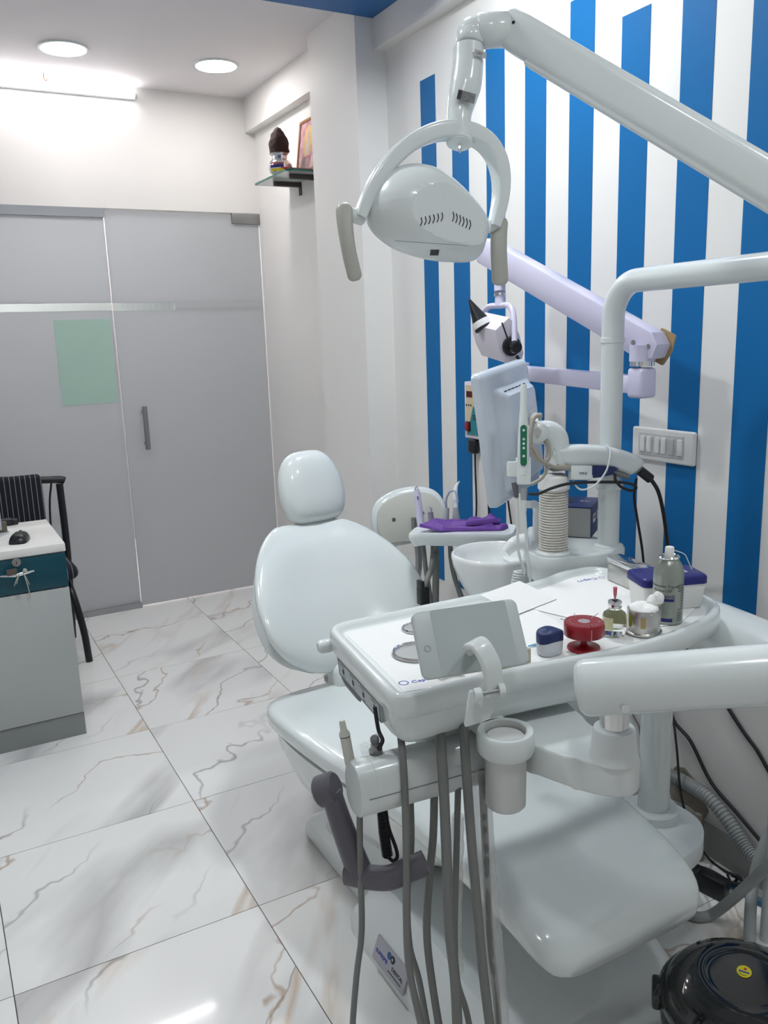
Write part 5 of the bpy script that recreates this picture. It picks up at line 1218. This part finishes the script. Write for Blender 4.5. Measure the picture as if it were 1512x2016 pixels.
ob('cable', tube([at(1253, 942, 2.08), at(1250, 960, 2.1), at(1249, 985, 2.12), at(1256, 1030, 2.18), onx(1264, 1080, 1.68), onx(1272, 1150, 1.765), onx(1295, 1300, 1.78), onx(1322, 1400, 1.78), onx(1332, 1470, 1.745), onx(1340, 1560, 1.712), onx(1360, 1640, 1.70)], .0035, 8, 6), RUBBER, bcb)
ob('plug', cyl(at(1258, 925, 2.08), at(1282, 944, 2.09), .0125, 14, bev=.003), BLACK, bcb)
ob('cable', tube([at(1282, 944, 2.09), at(1296, 968, 2.1), at(1306, 1010, 2.14), onx(1314, 1070, 1.68), onx(1322, 1150, 1.75), onx(1330, 1300, 1.78), onx(1322, 1405, 1.78), onx(1360, 1460, 1.78), onx(1400, 1540, 1.78), onx(1450, 1600, 1.778), onx(1505, 1665, 1.772)], .0052, 8, 6), RUBBER, bcb)
ob('inline_plug', tube([onx(1360, 1640, 1.70), onx(1370, 1655, 1.698), onx(1381, 1673, 1.698)], [.004, .010, .005], 10, 3), BLACK, bcb)
ob('cable', tube([onx(1381, 1673, 1.698), onz(1402, 1697, .006), onz(1430, 1716, .006), onz(1445, 1722, .006), onz(1450, 1732, .006), onz(1440, 1737, .006), onz(1432, 1722, .012)], .0035, 8, 6), RUBBER, bcb)

# ------------------------------------------------------------------ wall x-ray
xr = thing('xray_machine', 'lavender wall-mounted dental x-ray arm with a tube head', 'x-ray machine')
W0, W1 = V((1.745, 2.26, 1.330)), V((1.60, 1.565, 1.322))
ob('wall_plate', box2((1.765, 2.25, 1.25), (XR, 2.36, 1.36), .004), LAV, xr)
ob('wall_arm', sweep([W0, W1], rrect(.040, .046, .005, 2)), LAV, xr)
ob('plate_pivot', cyl((1.75, 2.27, 1.295), (1.75, 2.27, 1.36), .026, 20), LAV, xr)
ob('elbow', box(W1 + V((.0, -.0, .006)), (.054, .054, .076), .010, 3), LAV, xr)
ob('pivot_ring', cyl(W1 + V((0, 0, .048)), W1 + V((0, 0, .062)), .030, 24), CHROME, xr)
ob('pivot_neck', cyl(W1 + V((0, 0, .06)), W1 + V((0, 0, .10)), .032, 22), LAV, xr)
S0, S1 = at(1288, 684, 2.09), at(960, 494, 2.50)
sd = (S1 - S0).normalized(); su_ = V((0, 0, 1)) - sd * sd.z; su_.normalize(); ss_ = sd.cross(su_)
ob('spring_arm', sweep([S0 - sd * .022, S0 + sd * .006, S1, S1 + sd * .012], rrect(.056, .076, .006, 2), up=su_, scales=[(1, .5), (1, 1), (1, .98), (1, .75)]), LAV, xr, ang=30)
ob('end_board', prism(roundpoly([(-.026, -.040), (.020, -.040), (.026, 0), (.020, .042), (-.026, .042), (-.034, 0)], .004, 2), .029, .034, M=frame(S0 + sd * .002, sd, su_) if sd.cross(su_).dot(CD) > 0 else frame(S0 + sd * .002, -sd, su_)), TAN, xr)
for px_, py_ in ((1247, 674), (1276, 682)):
    sg = -1 if ss_.dot(CD) > 0 else 1
    n_ = ss_ * sg; den = ray(px_, py_).dot(n_); q = CAM + ray(px_, py_) * ((S0 + n_ * .028 - CAM).dot(n_) / den)
    ob('bolt', cyl(q - n_ * .004, q + n_ * .002, .0062, 12), BRUSH, xr)
yk = at(984, 555, 2.46)
ob('drop_tube', cyl(at(984, 500, 2.47), at(984, 574, 2.47), .0165, 20), LAV, xr)
ob('drop_collar', cyl(at(984, 578, 2.47), at(984, 584, 2.47), .0175, 20), CHROME, xr)
ob('drop_end', cyl(at(984, 584, 2.47), at(984, 604, 2.47), .0145, 20), LAV, xr)
ob('yoke', tube([at(950, 640, 2.56), at(952, 618, 2.55), at(962, 604, 2.52), at(984, 602, 2.47), at(1000, 601, 2.43), at(1009, 612, 2.41), at(1012, 635, 2.40), at(1013, 672, 2.395)], .0085, 12, 5), LAV, xr)
# tube head: extruded side profile
sidn = (at(1013, 680, 2.40) - at(958, 665, 2.56)); sidn.normalize()
upn = (V((-.16, 0, 1)) - sidn * V((-.16, 0, 1)).dot(sidn)).normalized(); fwn = upn.cross(sidn)
hc_ = at(985, 674, 2.47)
Mxh = Matrix(((fwn.x, upn.x, sidn.x, hc_.x), (fwn.y, upn.y, sidn.y, hc_.y), (fwn.z, upn.z, sidn.z, hc_.z), (0, 0, 0, 1)))
def hp_(px_, py_):
    q = Mxh.inverted() @ at(px_, py_, 2.41); return (q.x, q.y)
prf = [hp_(966, 648), hp_(994, 623), hp_(1008, 634), hp_(1026, 660), hp_(1042, 698), hp_(1040, 712), hp_(1030, 722), hp_(1000, 716), hp_(982, 690), hp_(972, 668)]
ob('tube_head', prism(prf, -.095, .062, .004, 2, M=Mxh), HEADC, xr, ang=30)
kn = at(1011, 683, 2.40)
ob('pivot_dial', cyl(Mxh @ V((*hp_(1008, 682), .060)), Mxh @ V((*hp_(1008, 682), .072)), .028, 30, bev=.002), BLACK, xr)
ob('pivot_ring', cyl(Mxh @ V((*hp_(1009, 682), .070)), Mxh @ V((*hp_(1009, 682), .085)), .0175, 26), CHROME, xr)
ob('pivot_knob', cyl(Mxh @ V((*hp_(1010, 682), .084)), Mxh @ V((*hp_(1010, 682), .096)), .0165, 26, bev=.002), BLACK, xr)
ob('head_seam', box(((hp_(978, 632)[0] + hp_(999, 668)[0]) / 2, (hp_(978, 632)[1] + hp_(999, 668)[1]) / 2, .0625), (.004, .062, .0015), M=Mxh @ Matrix.Translation((0, 0, 0))) if False else tube([Mxh @ V((*hp_(979, 633), .0625)), Mxh @ V((*hp_(998, 667), .0625))], .0022, 6, 1), BLACK, xr)
c1, c2 = at(948, 636, 2.47), at(924, 590, 2.47)
axc = (c2 - c1).normalized(); Lc = (c2 - c1).length
ob('cone_ring', xf(lathe([(0, -.012), (.0265, -.012), (.0265, .004), (.026, .008), (0, .008)], n=26), zframe(c1, axc)), PAPER, xr)
ob('cone', xf(lathe([(0, .006), (.0255, .006), (.0035, Lc), (0, Lc + .001)], n=26), zframe(c1, axc)), BLACK, xr)
ob('cone_gasket', xf(lathe([(0, -.018), (.028, -.018), (.028, -.011), (0, -.011)], n=26), zframe(c1, axc)), RUBBER, xr)
ob('head_cable', tube([at(1018, 702, 2.41), at(1026, 715, 2.44), at(1033, 730, 2.47), at(1036, 745, 2.5), at(1040, 770, 2.6), at(1048, 795, 2.65)], .0045, 8, 5), RUBBER, xr)
# control panel on wall
xc_ = thing('xray_control_panel', 'cream and teal x-ray control box with a red switch on the striped wall', 'control panel')
cp0, cp1 = onx(914, 751, 1.765), onx(948, 866, 1.765)
y1, y0 = cp0.y, cp0.y - .155; zt_, zb_ = cp0.z, onx(914, 861, 1.765).z
ob('case', box2((1.765, y0, zb_), (XR, y1, zt_), .003), HEADC, xc_)
fp = ob('face_plate', box2((1.7635, y0 + .010, zb_ + .012), (1.766, y1 - .010, zt_ - .012)), CREAM, xc_)
tri = [(y1 - .018, zb_ + .013), (y1 - .055, zt_ - .095), (y1 - .060, zt_ - .085), (y1 - .066, zt_ - .095), (y0 + .012, zb_ + .05), (y0 + .012, zb_ + .013)]
vs = [V((1.763, a, b)) for a, b in tri]
ob('teal_panel', (vs, [list(range(len(vs)))]), TEALP, xc_, smooth=False)
ob('display_window', box2((1.7622, y1 - .052, zt_ - .056), (1.764, y1 - .016, zt_ - .034)), DKRED, xc_)
for k in range(3): ob('indicator', cyl((1.7635, y1 - .016 - .014 * k, zt_ - .085), (1.7615, y1 - .016 - .014 * k, zt_ - .085), .003, 10), BLACK, xc_)
for k in range(3): ob('printed_line', box2((1.7622, y1 - .080, zb_ + .085 - .007 * k), (1.7632, y1 - .055, zb_ + .088 - .007 * k)), INK, xc_)
rs = ob('rocker_frame', box2((1.760, y1 - .040, zb_ + .026), (1.765, y1 - .012, zb_ + .062)), BLACK, xc_)
ob('rocker', box2((1.752, y1 - .036, zb_ + .030), (1.761, y1 - .016, zb_ + .058), .003), RED, rs)
hs = thing('exposure_switch', 'black hand switch hanging below the x-ray control box', 'switch')
hz0 = onx(930, 863, 1.772)
ob('grip', box((1.772, hz0.y - .008, zb_ - .028), (.030, .045, .056), .010, 3), BLACK, hs)
ob('cable', tube([(1.775, hz0.y - .012, zb_ - .055), onx(936, 930, 1.775), onx(938, 1000, 1.775), onx(934, 1060, 1.775), onx(936, 1140, 1.775)], .0035, 8, 5), RUBBER, hs)
ob('cable', tube([onx(955, 868, 1.775), onx(960, 930, 1.775), onx(962, 1000, 1.775), onx(966, 1080, 1.775), onx(975, 1160, 1.775)], .0035, 8, 5), RUBBER, hs)
ob('cable', tube([onx(1000, 985, 1.775), onx(1008, 1040, 1.775), onx(1016, 1090, 1.775)], .0035, 8, 5), RUBBER, hs)

# ------------------------------------------------------------------ switchboard
sw = thing('switchboard', 'white six-switch electrical switchboard on the striped wall', 'switchboard')
sy0, sy1, sz0, sz1 = 1.545, 1.767, 1.096, 1.188
ob('cover', box2((1.775, sy0, sz0), (XR, sy1, sz1), .006, 3), mat('switch_white', (0.76, 0.75, 0.73), 0.3, var=0.01), sw)
ob('inner_frame', box2((1.7725, sy0 + .034, sz0 + .016), (1.776, sy1 - .028, sz1 - .014), .001), mat('switch_frame', (0.55, 0.55, 0.54), 0.4), sw)
W_ = (sy1 - .028 - (sy0 + .034)); px6 = [.012, .034, .062, .084, .110, .138]
for i, s in enumerate(px6):
    y = sy1 - .030 - s * W_ / .152
    m_ = MATS['switch_white'] if i != 4 else mat('regulator_grey', (0.50, 0.50, 0.50), 0.4)
    ob('rocker_switch' if i != 4 else 'indicator_switch', box((1.7715, y - .003, (sz0 + sz1) / 2 + .001), (.007, .0165, .044), .002, M=Matrix.Translation((1.7715, y, 0)) @ Matrix.Rotation(.12 * (1 if i % 2 else -1), 4, 'Y') @ Matrix.Translation((-1.7715, -y, 0)) if False else None), m_, sw)

# ------------------------------------------------------------------ floor clutter at the wall
bn = thing('waste_bin', 'glossy black round waste bin with a domed lid and yellow sticker', 'bin')
bi = V((1.152, .835, 0)); zl = .30
ob('bin_body', lathe([(0, 0), (.10, 0), (.105, .004), (.128, .20), (.136, .262), (.138, .27), (.132, .272), (.12, .1), (0, .02)], bi, 48), BINB, bn, ang=50)
ld = ob('lid', lathe([(.143, .262), (.146, .266), (.147, .282), (.141, .290), (.136, .292), (.133, .300), (.120, .316), (.095, .328), (.072, .333), (.068, .331), (.060, .329), (0, .330)], bi, 60), BINB, bn, ang=40)
for a in (2.35, 5.4): ob('lid_clip', box((0, 0, 0), (.018, .055, .035), .006, M=Matrix.Translation((bi.x + .150 * math.cos(a), bi.y + .150 * math.sin(a), .268)) @ Matrix.Rotation(a, 4, 'Z')), BINB, ld)
lp_ = onz(1465, 1913, .3305)
Mst_ = frame(lp_, (.5, -.86, 0), (.86, .5, 0))
stk = ob('sticker', prism([(p[0] * .0125, p[1] * .0155) for p in circ(1, 28)], 0, .0006, M=Mst_), YEL, bn)
for k in range(5): ob('printed_bar', box((-.0072 + .0036 * k, -.0015, .0008), (.003, .0042, .0003), M=Mst_), INKB, stk)
ob('sticker_mark', prism(circ(.0028, 14), .0006, .0009, M=Mst_ @ Matrix.Translation((.001, .007, 0))), mat('red_mark', (0.45, 0.04, 0.05), 0.4), stk)
ob('sticker_mark', tube([Mst_ @ V((-.008, -.006, .0008)), Mst_ @ V((-.003, -.0105, .0008)), Mst_ @ V((.005, -.010, .0008))], .0005, 5, 4), INK, stk)
# bin liner bulge
ob('bin_bag', xf(lathe([(.139, .0), (.143, -.03), (.138, -.07), (.130, -.10), (.127, -.09), (.136, -.02), (.137, 0)], n=40), Matrix.Translation((bi.x, bi.y, .262))), mat('bin_bag_film', (0.008, 0.009, 0.010), 0.2, bump=0.8, scale=60), bn)
# hoses
t = thing('drain_hose', 'thick smooth grey drain hose curving over the floor by the bin', 'hose')
ob('hose', tube([onz(1320, 1768, .013), onz(1345, 1793, .013), onz(1372, 1805, .013), onz(1402, 1800, .020), onx(1440, 1772, 1.575), onx(1480, 1735, 1.59), onx(1530, 1690, 1.60)], .0130, 12, 6), HOSEL, t)
t = thing('supply_hose', 'thick grey supply hose standing up against the wall corner', 'hose')
ob('hose', tube([onz(1480, 1900, .0), onz(1476, 1860, .07), onx(1480, 1760, 1.66), onx(1495, 1690, 1.695), onx(1520, 1630, 1.73), onx(1545, 1585, 1.765)], .0140, 12, 6), HOSEL, t)
t = thing('white_pipe', 'pale grey pipe standing behind the bin at the wall', 'pipe')
ob('pipe', tube([onz(1508, 1850, 0), onz(1508, 1850, 0) + V((0, 0, .25)), onz(1508, 1850, 0) + V((0, 0, .55))], .0150, 12, 4), CABLEW, t)
t = thing('corrugated_hose', 'grey corrugated suction hose drooping from the wall socket', 'hose')
cp_ = spline([onx(1340, 1535, 1.765), onx(1365, 1550, 1.758), onx(1400, 1575, 1.755), onx(1440, 1625, 1.752), onx(1470, 1670, 1.745), onx(1500, 1703, 1.735), onx(1530, 1722, 1.72)], 30)
ob('hose', sweep(cp_, circ(.0195, 14), scales=[1.0 if k % 4 < 2 else .86 for k in range(len(cp_))]), HOSEL, t, ang=20)
ob('hose_cuff', tube([onx(1316, 1528, 1.768), onx(1343, 1540, 1.765)], .024, 14, 2), HOSE, t)
tag(ob('wall_pipe_stub', join(tube([onz(1371, 1688, 0) + V((.004, 0, .135)), onz(1371, 1688, 0) + V((0, 0, .07)), onz(1371, 1688, 0)], [.010, .017, .016, .022], 10, 4)), CEMENT), 'old rusty cement covered pipe stub against the skirting', 'pipe')
pd = thing('power_adapter', 'black power adapter brick standing on the marble floor by the wall', 'adapter')
q0, q1 = onz(1356, 1746, 0), onz(1424, 1781, 0)
xd = (q1 - q0); Lp_ = xd.length; Mad = frame((q0 + q1) / 2, xd, (-xd.y, xd.x, 0))
ob('brick', box((0, .018, .028), (Lp_, .034, .056), .004, M=Mad), BLACK, pd)
ob('lead', tube([Mad @ V((-Lp_ / 2, .018, .03)), at(1335, 1690, 2.0), at(1322, 1666, 2.02), at(1300, 1648, 2.04), V((1.42, 1.30, .298))], .0035, 8, 5), RUBBER, pd)
ob('lead', tube([Mad @ V((-Lp_ * .3, .018, .056)), at(1366, 1716, 1.97), at(1340, 1685, 2.0), at(1318, 1658, 2.02), V((1.44, 1.27, .298))], .0028, 8, 5), RUBBER, pd)
bct = thing('blue_cable_bundle', 'blue and black cable bundle lying along the skirting', 'cable')
ob('cable', tube([onz(1318, 1702, .012), onz(1350, 1708, .012), onz(1385, 1718, .010), onz(1420, 1733, .010), onz(1450, 1746, .010), onz(1482, 1768, .010), onz(1530, 1790, .010)], .010, 8, 5), CABBLUE, bct)
ob('cable', tube([onz(1325, 1706, .022), onz(1355, 1704, .024), onz(1395, 1713, .024), onz(1440, 1738, .022), onz(1462, 1740, .02), onz(1455, 1728, .02), onz(1440, 1722, .02)], .0055, 8, 5), RUBBER, bct)
ob('cable', tube([V((1.435, 1.285, .298)), onz(1304, 1662, .16), onz(1318, 1685, .07), onz(1330, 1702, .022)], .010, 8, 4), CABBLUE, bct)
ob('cable', tube([onx(1425, 1380, 1.782), onx(1450, 1420, 1.782), onx(1470, 1450, 1.782), onx(1492, 1480, 1.782), onx(1520, 1530, 1.782)], .005, 8, 5), RUBBER, bcb)
ob('cable', tube([onx(1240, 1395, 1.785), onx(1252, 1418, 1.785), onx(1258, 1430, 1.785), onx(1262, 1460, 1.785)], .0025, 6, 5), HOSE, bcb)
pch = [(1.46, .10), (1.52, .11), (1.58, .10), (1.60, .16), (1.57, .21), (1.54, .22), (1.50, .20), (1.47, .17), (1.45, .13)]
pm_ = prism([(-(a - 1.55), b) for a, b in pch], 0, .004, M=Matrix(((0, 0, -1, XR - .0005), (-1, 0, 0, 1.55), (0, 1, 0, 0), (0, 0, 0, 1))))
tag(ob('plaster_patch', pm_, CEMENT), 'rough broken plaster patch on the wall above the skirting', 'plaster')

# ================================================================== parenting: every location above is a world position
bpy.context.view_layer.update()
def wbox(o, acc):
    if o.type == 'MESH' and len(o.data.vertices):
        for v in o.bound_box:
            acc.append(V(o.location) + V(v))
    for c in o.children: wbox(c, acc)
for o in list(scene.objects):
    if o.type == 'EMPTY' and o.parent is None:
        acc = []; wbox(o, acc)
        o.location = (sum((min(p.x for p in acc), max(p.x for p in acc))) / 2, sum((min(p.y for p in acc), max(p.y for p in acc))) / 2, min(p.z for p in acc))
for o in list(scene.objects):
    if o.parent is not None:
        o.matrix_parent_inverse = Matrix.Translation(-V(o.parent.location))
bpy.context.view_layer.update()
